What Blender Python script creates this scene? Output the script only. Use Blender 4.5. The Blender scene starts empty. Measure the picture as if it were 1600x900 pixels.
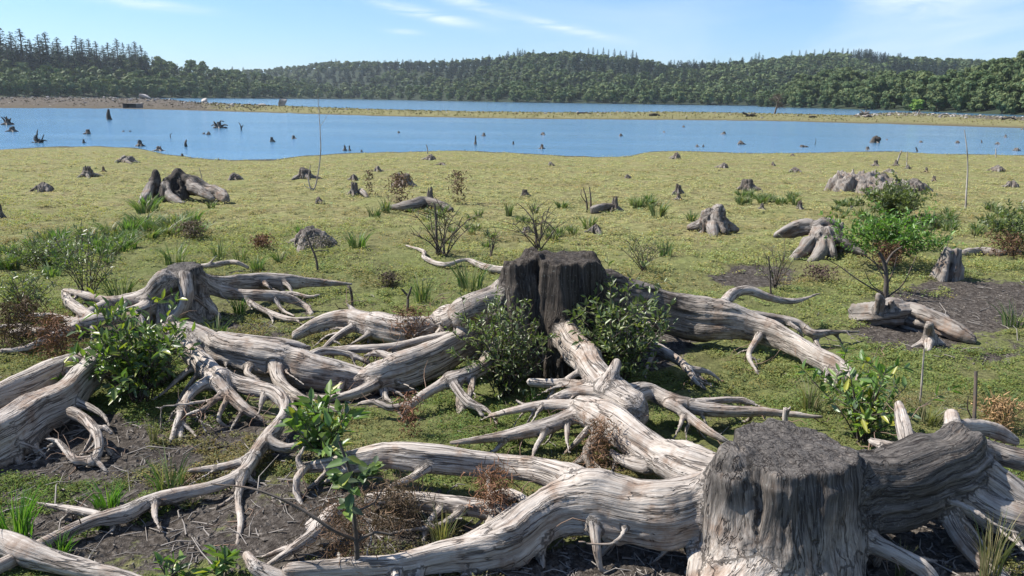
import bpy, math, random
import numpy as np
from mathutils import Matrix, Vector

# ------------------------------------------------------------------ camera
S = bpy.context.scene
COL = S.collection
F = 1232.0                      # focal length in pixels of the 1600 wide frame
ZC = 2.6                        # camera height above the lake
PITCH = math.atan(295.0 / F)
ROLL = 0.0131
fw = np.array([0, math.cos(PITCH), -math.sin(PITCH)])
r0 = np.array([1.0, 0, 0]); u0 = np.array([0, math.sin(PITCH), math.cos(PITCH)])
rt = r0 * math.cos(ROLL) + u0 * math.sin(ROLL)
up = u0 * math.cos(ROLL) - r0 * math.sin(ROLL)
CAM = np.array([0, 0, ZC])
cd = bpy.data.cameras.new("camera"); cam = bpy.data.objects.new("camera", cd); COL.objects.link(cam)
cd.sensor_width = 36.0; cd.lens = F / 1600 * 36; cd.clip_start = 0.05; cd.clip_end = 12000
M = Matrix.Identity(4)
for i in range(3):
    M[i][0] = rt[i]; M[i][1] = up[i]; M[i][2] = -fw[i]; M[i][3] = CAM[i]
cam.matrix_world = M
S.camera = cam

# ------------------------------------------------------------------ light
SUN_EL, SUN_AZ = math.radians(50), math.radians(-80)      # azimuth from +Y towards +X (negative = left)
W = bpy.data.worlds.new("World"); S.world = W; W.use_nodes = True
S.view_settings.view_transform = 'Standard'; S.view_settings.look = 'None'
S.view_settings.gamma = 1.0; S.view_settings.use_curve_mapping = False
S.view_settings.exposure = 0.88
SKY_STRENGTH = 0.063
sl = bpy.data.lights.new("sun", 'SUN'); so = bpy.data.objects.new("sun", sl); COL.objects.link(so)
sl.energy = 5.0; sl.angle = math.radians(0.5); sl.color = (1.0, 0.955, 0.89)
sdir = Vector((math.sin(SUN_AZ) * math.cos(SUN_EL), math.cos(SUN_AZ) * math.cos(SUN_EL), math.sin(SUN_EL)))
so.rotation_euler = sdir.to_track_quat('Z', 'Y').to_euler()
try:
    S.cycles.use_denoising = True
    S.cycles.max_bounces = 6; S.cycles.diffuse_bounces = 1; S.cycles.glossy_bounces = 2
    S.cycles.transmission_bounces = 3; S.cycles.transparent_max_bounces = 4
    S.cycles.caustics_reflective = False; S.cycles.caustics_refractive = False
except Exception:
    pass

# ------------------------------------------------------------------ node helpers
class NT:
    def __init__(s, tree): s.t = tree; s.t.nodes.clear()
    def n(s, typ, **kw):
        nd = s.t.nodes.new(typ)
        for k, v in kw.items(): setattr(nd, k, v)
        return nd
    def l(s, a, b): s.t.links.new(a, b)
    def put(s, sock, v):
        if isinstance(v, bpy.types.NodeSocket): s.l(v, sock)
        elif v is not None: sock.default_value = v
    def math(s, op, a, b=None, c=None, clamp=False):
        nd = s.n('ShaderNodeMath', operation=op, use_clamp=clamp)
        s.put(nd.inputs[0], a)
        if b is not None: s.put(nd.inputs[1], b)
        if c is not None: s.put(nd.inputs[2], c)
        return nd.outputs[0]
    def noise(s, vec, scale=5, detail=4, rough=0.55, dist=0.0):
        nd = s.n('ShaderNodeTexNoise'); s.put(nd.inputs['Vector'], vec)
        nd.inputs['Scale'].default_value = scale; nd.inputs['Detail'].default_value = detail
        nd.inputs['Roughness'].default_value = rough; nd.inputs['Distortion'].default_value = dist
        return nd.outputs['Fac']
    def scale(s, vec, sc, loc=(0, 0, 0)):
        nd = s.n('ShaderNodeMapping'); s.put(nd.inputs['Vector'], vec)
        nd.inputs['Scale'].default_value = sc; nd.inputs['Location'].default_value = loc
        return nd.outputs[0]
    def ramp(s, fac, stops):
        nd = s.n('ShaderNodeValToRGB'); s.put(nd.inputs[0], fac)
        el = nd.color_ramp.elements
        while len(el) < len(stops): el.new(0.5)
        for e, (p, c) in zip(el, stops):
            e.position = p; e.color = (c, c, c, 1) if isinstance(c, (int, float)) else (*c, 1)
        return nd.outputs[0]
    def mix(s, fac, a, b, mode='MIX'):
        nd = s.n('ShaderNodeMix', data_type='RGBA', blend_type=mode)
        s.put(nd.inputs[0], fac)
        for sock, v in ((nd.inputs[6], a), (nd.inputs[7], b)):
            s.put(sock, (*v, 1) if isinstance(v, tuple) and len(v) == 3 else v)
        return nd.outputs[2]
    def attr(s, name):
        nd = s.n('ShaderNodeAttribute'); nd.attribute_name = name
        return nd
    def bump(s, h, strength=0.5, dist=0.02, normal=None):
        nd = s.n('ShaderNodeBump'); s.put(nd.inputs['Height'], h)
        nd.inputs['Strength'].default_value = strength; nd.inputs['Distance'].default_value = dist
        if normal is not None: s.l(normal, nd.inputs['Normal'])
        return nd.outputs[0]
    def out(s, surf):
        o = s.n('ShaderNodeOutputMaterial'); s.l(surf, o.inputs['Surface'])
    def bsdf(s, col, rough=0.8, normal=None, spec=0.3):
        p = s.n('ShaderNodeBsdfPrincipled')
        s.put(p.inputs['Base Color'], (*col, 1) if isinstance(col, tuple) and len(col) == 3 else col)
        s.put(p.inputs['Roughness'], rough)
        p.inputs['Specular IOR Level'].default_value = spec
        if normal is not None: s.l(normal, p.inputs['Normal'])
        return p
def newmat(name):
    m = bpy.data.materials.new(name); m.use_nodes = True
    return m, NT(m.node_tree)

# ------------------------------------------------------------------ sky with thin cirrus
def build_world():
    t = NT(W.node_tree)
    sky = t.n('ShaderNodeTexSky', sky_type='NISHITA')
    sky.sun_disc = False; sky.sun_elevation = SUN_EL; sky.sun_rotation = SUN_AZ
    sky.air_density = 1.0; sky.dust_density = 0.25; sky.ozone_density = 2.2; sky.altitude = 80
    tc = t.n('ShaderNodeTexCoord')
    sp = t.n('ShaderNodeSeparateXYZ'); t.l(tc.outputs['Generated'], sp.inputs[0])
    yy = t.math('MAXIMUM', sp.outputs[1], 0.05)
    u = t.math('DIVIDE', sp.outputs[0], yy); v = t.math('DIVIDE', sp.outputs[2], yy)
    cb = t.n('ShaderNodeCombineXYZ'); t.l(u, cb.inputs[0]); t.l(v, cb.inputs[1])
    fine = t.noise(t.scale(cb.outputs[0], (9, 46, 1)), 1.0, 6, 0.62, 0.6)
    fine = t.ramp(fine, [(0.36, 0.0), (0.66, 1.0)])
    veil = t.noise(t.scale(cb.outputs[0], (3.0, 11, 1), (2.1, 0.4, 0)), 1.0, 5, 0.55, 0.8)
    veil = t.ramp(veil, [(0.36, 0.0), (0.72, 1.0)])
    # veil grows towards the right
    right = t.n('ShaderNodeMapRange'); t.l(u, right.inputs[0])
    right.inputs[1].default_value = -0.1; right.inputs[2].default_value = 0.55
    right.inputs[3].default_value = 0.05; right.inputs[4].default_value = 0.62
    total = t.math('MULTIPLY', veil, right.outputs[0])
    def streak(u1, v1, L, wd, slope, amp, hard=1.0):
        nonlocal total
        du = t.math('SUBTRACT', u, u1)
        dv = t.math('SUBTRACT', t.math('SUBTRACT', v, v1), t.math('MULTIPLY', du, slope))
        a = t.math('POWER', t.math('ABSOLUTE', t.math('DIVIDE', du, L)), 2.0)
        b = t.math('POWER', t.math('ABSOLUTE', t.math('DIVIDE', dv, wd)), 2.0)
        g = t.math('EXPONENT', t.math('MULTIPLY', t.math('ADD', a, b), -1.0))
        g = t.math('MULTIPLY', t.math('MULTIPLY', g, fine), amp)
        total = t.math('ADD', total, g)
    # horizon at v=0; one unit of u or v is about 1232 px
    streak(-0.112, 0.099, 0.055, 0.006, -0.20, 1.3)
    streak(-0.062, 0.115, 0.05, 0.010, -0.30, 0.8)
    streak(-0.44, 0.105, 0.06, 0.006, -0.10, 0.8)
    streak(-0.47, 0.118, 0.04, 0.006, -0.12, 0.7)
    streak(0.062, 0.084, 0.045, 0.005, -0.18, 1.3)
    streak(-0.135, 0.078, 0.02, 0.003, -0.08, 0.7)
    streak(0.47, 0.115, 0.07, 0.016, -0.05, 0.6)
    total = t.math('MINIMUM', total, 0.85)
    tint = t.mix(1.0, sky.outputs[0], (0.80, 1.08, 1.46), 'MULTIPLY')
    col = t.mix(total, tint, (8.8, 9.8, 10.6))
    bg = t.n('ShaderNodeBackground'); t.l(col, bg.inputs[0]); bg.inputs[1].default_value = SKY_STRENGTH
    o = t.n('ShaderNodeOutputWorld'); t.l(bg.outputs[0], o.inputs[0])
build_world()

# ------------------------------------------------------------------ numpy tools
def _h(ix, iy, iz, seed):
    n = (ix.astype(np.int64) * 374761393 + iy.astype(np.int64) * 668265263 + iz.astype(np.int64) * 2147483647 + seed * 974634541) & 0xFFFFFFFF
    n = ((n ^ (n >> 13)) * 1274126177) & 0xFFFFFFFF
    n = ((n ^ (n >> 16)) * 2246822519) & 0xFFFFFFFF
    return ((n ^ (n >> 15)) & 0xFFFFFF).astype(np.float64) / 0xFFFFFF
def vnoise(x, y, z=None, seed=0):
    x = np.asarray(x, float); y = np.asarray(y, float)
    z = np.zeros_like(x) if z is None else np.asarray(z, float)
    xi, yi, zi = np.floor(x), np.floor(y), np.floor(z)
    fx, fy, fz = x - xi, y - yi, z - zi
    ux, uy, uz = (f * f * (3 - 2 * f) for f in (fx, fy, fz))
    r = 0
    for a in (0, 1):
        for b in (0, 1):
            for c in (0, 1):
                w = (ux if a else 1 - ux) * (uy if b else 1 - uy) * (uz if c else 1 - uz)
                r = r + w * _h(xi + a, yi + b, zi + c, seed)
    return r * 2 - 1
def fbm(x, y, z=None, octv=3, seed=0, gain=0.5):
    a, s, t = 1.0, 0.0, 0.0
    z = np.zeros_like(np.asarray(x, float)) if z is None else np.asarray(z, float)
    for k in range(octv):
        s = s + a * vnoise(x * 2**k, y * 2**k, z * 2**k, seed + 17 * k); t += a; a *= gain
    return s / t
def sstep(a, b, x):
    t = np.clip((x - a) / (b - a), 0, 1); return t * t * (3 - 2 * t)

def ray(px, py):
    return fw + rt * ((px - 800) / F) - up * ((py - 450) / F)
def horizon(px): return 155 + (px - 800) * ROLL
def at_water(px, py, z=0.0):
    d = ray(px, py); t = (z - ZC) / d[2]; return CAM + d * t
def at_dist(px, D, z):                       # a point in the direction of pixel column px D metres ahead
    d = ray(px, horizon(px)); d = d / d[1]
    return np.array([d[0] * D, d[1] * D, z])
SHORE_PX = [(-900, 232), (-300, 232), (0, 233), (90, 229), (150, 228), (215, 231), (245, 238), (300, 247), (360, 251), (430, 249), (480, 243), (600, 238), (700, 236), (790, 238),
            (860, 243), (930, 246), (985, 244), (1015, 238), (1060, 235.5), (1150, 240), (1250, 238.5), (1330, 236), (1400, 237), (1450, 240), (1520, 241), (1600, 242), (2000, 246), (2600, 250)]
_sp = np.array([at_water(*p) for p in SHORE_PX])
_su = _sp[:, 0] / _sp[:, 1]; _sy = _sp[:, 1]
MUD_PX = [(230, 790, 300, 110, .68), (280, 700, 240, 60, .66), (1510, 478, 150, 42, 1.0), (1000, 885, 300, 50, 1.0), (1450, 860, 260, 110, 1.0),
          (500, 800, 220, 60, .55), (130, 700, 200, 60, 1.), (520, 610, 180, 30, .6), (1000, 530, 90, 50, .8), (600, 850, 300, 60, .6),
          (1430, 520, 110, 34, .7), (1180, 432, 70, 18, .8), (300, 520, 200, 50, .5), (1530, 545, 90, 25, .4), (430, 470, 260, 26, .3)]
def mud_mask(px, py):
    m = np.zeros_like(px)
    for x, y, a, b, s in MUD_PX:
        q = ((px - x) / a) ** 2 + ((py - y) / b) ** 2
        m = np.maximum(m, s * np.clip(1.45 - q, 0, 1))
    return m
def project(x, y, z):
    v = np.stack([x - CAM[0], y - CAM[1], z - CAM[2]], -1)
    w = np.maximum(v @ fw, 0.05)
    return 800 + F * (v @ rt) / w, 450 - F * (v @ up) / w
def gz0(x, y):
    yy = np.maximum(y, 0.5)
    ys = np.interp(x / yy, _su, _sy)
    ys = np.where(y < 6, np.interp(x / 6.0, _su, _sy), ys)
    ys = ys + 0.6 * fbm(x * 0.9, x * 0.2, seed=5) + 1.1 * fbm(x * .28, x * .1, octv=3, seed=15)
    s = ys - y
    return np.where(s > 0, 0.35 * (1 - np.exp(-s / 11.0)), np.maximum(0.06 * s, -0.6)), s
def gz(x, y):
    x = np.asarray(x, float); y = np.asarray(y, float)
    z, s = gz0(x, y)
    px, py = project(x, y, z)
    mud = np.clip(mud_mask(px, py) + 0.35 * fbm(x * 1.1, y * 1.1, seed=31) * (y < 12), 0, 1)
    near = sstep(30, 6, y)
    k = np.clip(s / 3.0, 0, 1)
    z = z + k * (0.035 * fbm(x * 0.8, y * 0.8, octv=3, seed=2) + 0.030 * fbm(x * 3.1, y * 3.1, octv=3, seed=3) * (0.35 + 0.65 * near))
    z = z + k * mud * (0.03 * np.abs(fbm(x * 7, y * 7, octv=3, seed=9)) - 0.025)
    # hollows under the big root plates
    for (cx, cy, rr, dp) in HOLLOWS:
        z = z - dp * np.exp(-(((x - cx) ** 2 + (y - cy) ** 2) / rr ** 2))
    return z
HOLLOWS = [(0.9, 3.9, 0.9, .05), (-2.9, 5.6, 1.0, .05), (0.5, 6.3, 1.0, .04)]
def P(px, py, h=0.0):
    """the point seen at this pixel whose height above the ground is h"""
    d = ray(px, py); z = 0.33 + h
    for _ in range(7):
        t = (z - ZC) / d[2] if d[2] < -1e-4 else 60
        p = CAM + d * t
        z = float(gz(p[0:1], p[1:2])[0]) + h
    return CAM + d * ((z - ZC) / d[2])
def PY(px, py, Y):
    """the point seen at this pixel at ground distance Y"""
    d = ray(px, py); return CAM + d * (Y / d[1])
def pxm(p):                                   # pixels (1600 wide) per metre at a point
    return F / max(0.3, float((np.asarray(p) - CAM) @ fw))

# ------------------------------------------------------------------ object helpers
def tag(o, label=None, cat=None, group=None, kind=None):
    if label: o['label'] = label
    if cat: o['category'] = cat
    if group: o['group'] = group
    if kind: o['kind'] = kind
    return o
def empty(name, loc=(0, 0, 0), rz=0.0, sc=1.0):
    o = bpy.data.objects.new(name, None); COL.objects.link(o)
    o.location = loc; o.rotation_euler = (0, 0, rz)
    o.scale = (sc, sc, sc) if isinstance(sc, (int, float)) else sc
    o.empty_display_size = 0.1
    return o
def mesh_data(name, V, faces, mat, smooth=True, attrs=None, normals=None, rel=None):
    """faces: list of int arrays (n,k). attrs: {name: ('FLOAT'|'FLOAT_VECTOR'|'FLOAT_COLOR', array)} on points"""
    V = np.asarray(V, np.float32)
    if rel is not None: V = V - np.asarray(rel, np.float32)
    me = bpy.data.meshes.new(name)
    faces = [np.asarray(f, np.int32) for f in faces if len(f)]
    me.vertices.add(len(V)); me.vertices.foreach_set('co', V.ravel())
    li = np.concatenate([f.ravel() for f in faces]) if faces else np.zeros(0, np.int32)
    ln = np.concatenate([np.full(len(f), f.shape[1], np.int32) for f in faces]) if faces else np.zeros(0, np.int32)
    me.loops.add(len(li)); me.loops.foreach_set('vertex_index', li)
    me.polygons.add(len(ln))
    st = np.concatenate([[0], np.cumsum(ln)[:-1]]).astype(np.int32)
    me.polygons.foreach_set('loop_start', st)
    me.polygons.foreach_set('use_smooth', np.full(len(ln), bool(smooth)))
    me.update(calc_edges=True)
    if attrs:
        for k, (ty, arr) in attrs.items():
            a = me.attributes.new(k, ty, 'POINT')
            key = {'FLOAT': 'value', 'FLOAT_VECTOR': 'vector', 'FLOAT_COLOR': 'color'}[ty]
            a.data.foreach_set(key, np.asarray(arr, np.float32).ravel())
    if mat: me.materials.append(mat)
    if normals is not None:
        try: me.normals_split_custom_set_from_vertices(np.asarray(normals, np.float32).tolist())
        except Exception: pass
    return me
def link(name, me, parent=None, loc=(0, 0, 0), rz=0.0, sc=1.0):
    o = bpy.data.objects.new(name, me); COL.objects.link(o)
    o.location = loc; o.rotation_euler = (0, 0, rz)
    o.scale = (sc, sc, sc) if isinstance(sc, (int, float)) else sc
    if parent: o.parent = parent
    return o
def copy_tree(o, loc, rz, sc):
    c = o.copy(); COL.objects.link(c)
    c.location = loc; c.rotation_euler = (0, 0, rz)
    c.scale = (sc, sc, sc) if isinstance(sc, (int, float)) else sc
    for ch in list(o.children):
        k = ch.copy(); COL.objects.link(k); k.parent = c
    return c

# curve tools
def spline(pts, step):
    """Catmull-Rom through rows of pts (any number of columns); first three columns are xyz"""
    pts = np.asarray(pts, float)
    if len(pts) == 2:
        n = max(2, int(np.linalg.norm(pts[1, :3] - pts[0, :3]) / step) + 1)
        t = np.linspace(0, 1, n)[:, None]; return pts[0] * (1 - t) + pts[1] * t
    Q = np.vstack([2 * pts[0] - pts[1], pts, 2 * pts[-1] - pts[-2]])
    out = []
    for i in range(1, len(Q) - 2):
        n = max(1, int(np.linalg.norm(Q[i + 1, :3] - Q[i, :3]) / step))
        for t in np.linspace(0, 1, n, endpoint=False):
            a, b, c, d = Q[i - 1:i + 3]
            out.append(0.5 * (2 * b + (c - a) * t + (2 * a - 5 * b + 4 * c - d) * t * t + (3 * b - 3 * c + d - a) * t ** 3))
    out.append(pts[-1]); return np.array(out)
def frames(C):
    T = np.gradient(C, axis=0); T /= np.linalg.norm(T, axis=1)[:, None] + 1e-9
    n = np.cross(T[0], [0, 0, 1.0])
    if np.linalg.norm(n) < 0.1: n = np.cross(T[0], [1.0, 0, 0])
    N = [n / np.linalg.norm(n)]
    for i in range(1, len(C)):
        v = N[-1] - T[i] * (N[-1] @ T[i]); N.append(v / (np.linalg.norm(v) + 1e-9))
    N = np.array(N); return T, N, np.cross(T, N)
def tube(C, R, k=6):
    C = np.asarray(C, float); R = np.broadcast_to(np.asarray(R, float), (len(C),))
    T, N, B = frames(C)
    a = np.linspace(0, 2 * np.pi, k, endpoint=False)
    V = (C[:, None] + R[:, None, None] * (np.cos(a)[None, :, None] * N[:, None] + np.sin(a)[None, :, None] * B[:, None])).reshape(-1, 3)
    i = np.arange(len(C) - 1)[:, None] * k; j = np.arange(k)[None]; j2 = (j + 1) % k
    Fq = np.stack([i + j, i + j2, i + k + j2, i + k + j], -1).reshape(-1, 4)
    s = np.concatenate([[0], np.cumsum(np.linalg.norm(np.diff(C, axis=0), axis=1))])
    G = np.stack([np.tile(np.cos(a), len(C)) * np.repeat(R, k), np.tile(np.sin(a), len(C)) * np.repeat(R, k), np.repeat(s, k)], -1)
    return V, Fq, G
class Geo:                                     # collects pieces of one mesh
    def __init__(s): s.V = []; s.F4 = []; s.F3 = []; s.G = []; s.T = []; s.n = 0
    def add(s, V, F4=None, F3=None, G=None, tint=None):
        V = np.asarray(V, float).reshape(-1, 3)
        if F4 is not None and len(F4): s.F4.append(np.asarray(F4) + s.n)
        if F3 is not None and len(F3): s.F3.append(np.asarray(F3) + s.n)
        s.V.append(V); s.G.append(V if G is None else G)
        t = np.ones((len(V), 4)) if tint is None else np.broadcast_to(np.asarray(tint, float), (len(V), 4)) if np.ndim(tint) == 1 else np.asarray(tint, float)
        s.T.append(t); s.n += len(V)
    def data(s, name, mat, smooth=True, rel=None, tone=None):
        f = []
        if s.F4: f.append(np.concatenate(s.F4))
        if s.F3: f.append(np.concatenate(s.F3))
        V = np.concatenate(s.V)
        at = {'gr': ('FLOAT_VECTOR', np.concatenate(s.G)), 'tint': ('FLOAT_COLOR', np.concatenate(s.T))}
        at['tone'] = ('FLOAT', np.full(len(V), 0.5 if tone is None else tone))
        return mesh_data(name, V, f, mat, smooth, at, rel=rel)

# ------------------------------------------------------------------ materials
def mat_wood(name, lo, mid, hi, dlo, dhi, stain=(0.20, 0.125, 0.08), stain_amt=0.7, scale=1.0, bump=0.9):
    m, t = newmat(name)
    gr = t.attr('gr').outputs['Vector']; tone = t.attr('tone').outputs['Fac']
    pos = t.n('ShaderNodeNewGeometry').outputs['Position']
    wob = t.noise(t.scale(gr, (6, 6, 2)), 1, 2)
    wv = t.n('ShaderNodeVectorMath', operation='MULTIPLY_ADD'); t.l(wob, wv.inputs[0]); wv.inputs[1].default_value = (.05, .05, .1); t.l(gr, wv.inputs[2])
    g2 = wv.outputs[0]
    k = scale
    fine = t.noise(t.scale(g2, (95 * k, 95 * k, 4.5 * k)), 1, 5, 0.62)
    mid_n = t.noise(t.scale(g2, (30 * k, 30 * k, 2.2 * k)), 1, 4, 0.6)
    crack = t.noise(t.scale(g2, (17 * k, 17 * k, 0.8 * k)), 1, 4, 0.55)
    ck = t.math('ABSOLUTE', t.math('SUBTRACT', crack, 0.5))
    ck = t.ramp(ck, [(0.0, 1.0), (0.008, 0.6), (0.022, 0.0)])
    blot = t.noise(pos, 3.2, 4, 0.6)
    speck = t.noise(pos, 60, 2, 0.6)
    f = t.math('ADD', t.math('MULTIPLY', fine, 0.6), t.math('MULTIPLY', mid_n, 0.4))
    light = t.ramp(f, [(0.30, lo), (0.46, mid), (0.66, hi)])
    light = t.mix(t.ramp(t.noise(pos, 5.5, 5, .65), [(0.50, 0.0), (0.66, stain_amt)]), light, stain)
    grey = t.ramp(t.noise(t.scale(pos, (1, 1, 1), (7, 3, 1)), 2.1, 5, .65), [(0.48, 0.0), (0.70, 0.45)])
    light = t.mix(grey, light, t.mix(1.0, light, (0.56, 0.56, 0.58), 'MULTIPLY'))
    dark = t.ramp(f, [(0.36, dlo), (0.62, dhi)])
    dark = t.mix(t.ramp(speck, [(0.62, 0.0), (0.74, 0.5)]), dark, (0.22, 0.22, 0.195))
    tn = t.math('ADD', tone, t.math('MULTIPLY', t.math('SUBTRACT', blot, 0.5), 0.75))
    tn = t.math('ADD', tn, t.math('MULTIPLY', t.math('SUBTRACT', mid_n, 0.5), 1.5))
    tn = t.ramp(tn, [(0.22, 0.0), (0.82, 1.0)])
    c = t.mix(tn, light, dark)
    c = t.mix(t.math('MULTIPLY', ck, 0.75), c, (0.045, 0.035, 0.03))
    h = t.math('SUBTRACT', t.math('ADD', t.math('MULTIPLY', fine, 0.6), t.math('MULTIPLY', mid_n, 1.0)), t.math('MULTIPLY', ck, 0.7))
    nb = t.bump(h, bump, 0.016)
    t.out(t.bsdf(c, 0.85, nb, 0.2).outputs[0])
    return m
WOOD = mat_wood('bleached_wood', (0.125, 0.095, 0.074), (0.345, 0.298, 0.252), (0.565, 0.515, 0.455), (0.016, 0.014, 0.012), (0.135, 0.12, 0.106))
WOODFAR = mat_wood('weathered_wood', (0.085, 0.07, 0.056), (0.195, 0.17, 0.145), (0.345, 0.315, 0.28), (0.018, 0.015, 0.013), (0.085, 0.073, 0.06), scale=0.45)
CHAR = mat_wood('charred_wood', (0.125, 0.095, 0.074), (0.345, 0.298, 0.252), (0.565, 0.515, 0.455), (0.012, 0.010, 0.008), (0.085, 0.070, 0.056))
TWIG = mat_wood('twig_bark', (0.06, 0.05, 0.04), (0.10, 0.085, 0.07), (0.17, 0.15, 0.13), (0.02, 0.016, 0.013), (0.07, 0.055, 0.045), scale=1.0, bump=0.4)
PALE = mat_wood('pale_stick', (0.25, 0.22, 0.19), (0.42, 0.38, 0.33), (0.6, 0.56, 0.5), (0.1, 0.09, 0.08), (0.3, 0.27, 0.24), bump=0.4)

FIBRE = mat_wood('root_fibre', (0.10, 0.06, 0.04), (0.20, 0.13, 0.09), (0.34, 0.26, 0.2), (0.06, 0.035, 0.025), (0.16, 0.1, 0.07), bump=0.2)
def mat_leaf(name, rough=0.45, trans=0.25, spec=0.4):
    m, t = newmat(name)
    col = t.attr('tint').outputs['Color']
    pos = t.n('ShaderNodeNewGeometry').outputs['Position']
    v = t.ramp(t.noise(pos, 9, 2), [(0.3, 0.75), (0.7, 1.2)])
    c = t.mix(1.0, col, v, 'MULTIPLY')
    p = t.bsdf(c, rough, None, spec)
    tr = t.n('ShaderNodeBsdfTranslucent'); t.l(t.mix(1.0, c, (1.5, 1.7, 0.6), 'MULTIPLY'), tr.inputs[0])
    mx = t.n('ShaderNodeMixShader'); mx.inputs[0].default_value = trans
    t.l(p.outputs[0], mx.inputs[1]); t.l(tr.outputs[0], mx.inputs[2])
    t.out(mx.outputs[0]); return m
LEAF = mat_leaf('leaf', 0.38, 0.3, 0.5)
GRASS = mat_leaf('grass_blade', 0.5, 0.3, 0.35)
CROWN = mat_leaf('tree_foliage', 0.7, 0.12, 0.2)
COVER = mat_leaf('creeping_plant', 0.9, 0.25, 0.05)
def mat_plain(name, col, rough=0.9, var=0.5, sc=8, bump=0.5, bd=0.02):
    m, t = newmat(name)
    pos = t.n('ShaderNodeNewGeometry').outputs['Position']
    n = t.noise(pos, sc, 6, 0.65)
    c = t.mix(1.0, col, t.ramp(n, [(0.3, 1 - var), (0.7, 1 + var)]), 'MULTIPLY')
    t.out(t.bsdf(c, rough, t.bump(n, bump, bd), 0.25).outputs[0]); return m
STONE = mat_plain('stone', (0.30, 0.27, 0.24), 0.9, 0.35, 1.2, 0.6, 0.1)
PALESTONE = mat_plain('pale_stone', (0.40, 0.365, 0.33), 0.9, 0.25, 1.0, 0.5, 0.1)
CONCRETE = mat_plain('concrete', (0.20, 0.19, 0.18), 0.9, 0.3, 0.8, 0.3, 0.05)
DEADMAT = mat_leaf('dry_fibre', 0.8, 0.1, 0.1)

def mat_ground():
    m, t = newmat('meadow_soil')
    pos = t.n('ShaderNodeNewGeometry').outputs['Position']
    mud = t.attr('mud').outputs['Fac']; far = t.attr('far').outputs['Fac']; wet = t.attr('wet').outputs['Fac']
    flat = t.scale(pos, (1, 1, 0.4))
    n1 = t.noise(flat, 26, 5, 0.65); n2 = t.noise(flat, 1.1, 5, 0.6); n3 = t.noise(t.scale(pos, (2.2, 7, 1)), 2.2, 5, 0.62); n4 = t.noise(flat, 90, 3, .6)
    near_c = t.ramp(n1, [(0.30, (0.05, 0.05, 0.022)), (0.5, (0.11, 0.11, 0.045)), (0.7, (0.19, 0.185, 0.08))])
    far_c = t.ramp(n3, [(0.30, (0.07, 0.058, 0.03)), (0.48, (0.18, 0.155, 0.075)), (0.68, (0.30, 0.27, 0.13))])
    g = t.mix(far, near_c, far_c)
    g = t.mix(t.ramp(n2, [(0.35, 0.0), (0.7, 0.5)]), g, (0.155, 0.20, 0.055))
    brown = t.ramp(t.noise(flat, 2.3, 6, .7), [(0.60, 0.0), (0.72, 0.55)])
    g = t.mix(brown, g, (0.15, 0.105, 0.065))
    soil = t.ramp(n1, [(0.3, (0.022, 0.018, 0.015)), (0.5, (0.065, 0.055, 0.046)), (0.72, (0.15, 0.132, 0.115))])
    mm = t.math('ADD', mud, t.math('MULTIPLY', t.math('SUBTRACT', t.noise(flat, 3.2, 7, .72), 0.5), 1.9))
    g = t.mix(t.ramp(mm, [(0.36, 0.0), (0.52, 1.0)]), g, soil)
    g = t.mix(wet, g, (0.055, 0.05, 0.035))
    h = t.math('ADD', t.math('MULTIPLY', n1, 0.6), t.math('ADD', t.math('MULTIPLY', n3, 0.9), t.math('MULTIPLY', n4, 0.25)))
    t.out(t.bsdf(g, 0.95, t.bump(h, 0.9, 0.05), 0.1).outputs[0]); return m
GROUND = mat_ground()
def mat_water():
    m, t = newmat('lake_water')
    pos = t.n('ShaderNodeNewGeometry').outputs['Position']
    a = t.noise(t.scale(pos, (1.0, 1.6, 1)), 2.6, 4, 0.6, 0.3)
    b = t.noise(t.scale(pos, (0.25, 0.5, 1)), 1.0, 4, 0.55)
    big = t.ramp(t.noise(t.scale(pos, (0.03, 0.09, 1)), 1, 3), [(0.35, 0.35), (0.65, 1.0)])
    h = t.math('MULTIPLY', t.math('ADD', t.math('MULTIPLY', a, 0.6), b), big)
    p = t.bsdf((0.08, 0.19, 0.30), 0.10, t.bump(h, 0.34, 0.35), 0.5)
    p.inputs['IOR'].default_value = 1.33
    t.out(p.outputs[0]); return m
WATER = mat_water()
def mat_spit():
    m, t = newmat('spit_soil')
    pos = t.n('ShaderNodeNewGeometry').outputs['Position']
    e = t.attr('edge').outputs['Fac']; left = t.attr('left').outputs['Fac']
    n = t.noise(t.scale(pos, (0.6, 0.6, 3)), 1.6, 6, 0.7); n2 = t.noise(pos, 0.12, 4, .6)
    green = t.ramp(n, [(0.3, (0.075, 0.07, 0.03)), (0.5, (0.16, 0.15, 0.065)), (0.7, (0.26, 0.23, 0.12))])
    brown = t.ramp(n, [(0.3, (0.03, 0.025, 0.02)), (0.5, (0.085, 0.070, 0.052)), (0.72, (0.20, 0.17, 0.13))])
    f = t.math('ADD', left, t.math('MULTIPLY', t.math('SUBTRACT', n2, .5), 1.2))
    c = t.mix(t.ramp(f, [(0.3, 0.0), (0.6, 1.0)]), green, brown)
    c = t.mix(e, c, (0.085, 0.07, 0.045))
    t.out(t.bsdf(c, 0.95, t.bump(n, 0.8, 0.15), 0.1).outputs[0]); return m
SPIT = mat_spit()
HILL = mat_plain('forest_floor', (0.022, 0.032, 0.014), 1.0, 0.4, 0.2, 0.2, 0.3)

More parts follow.
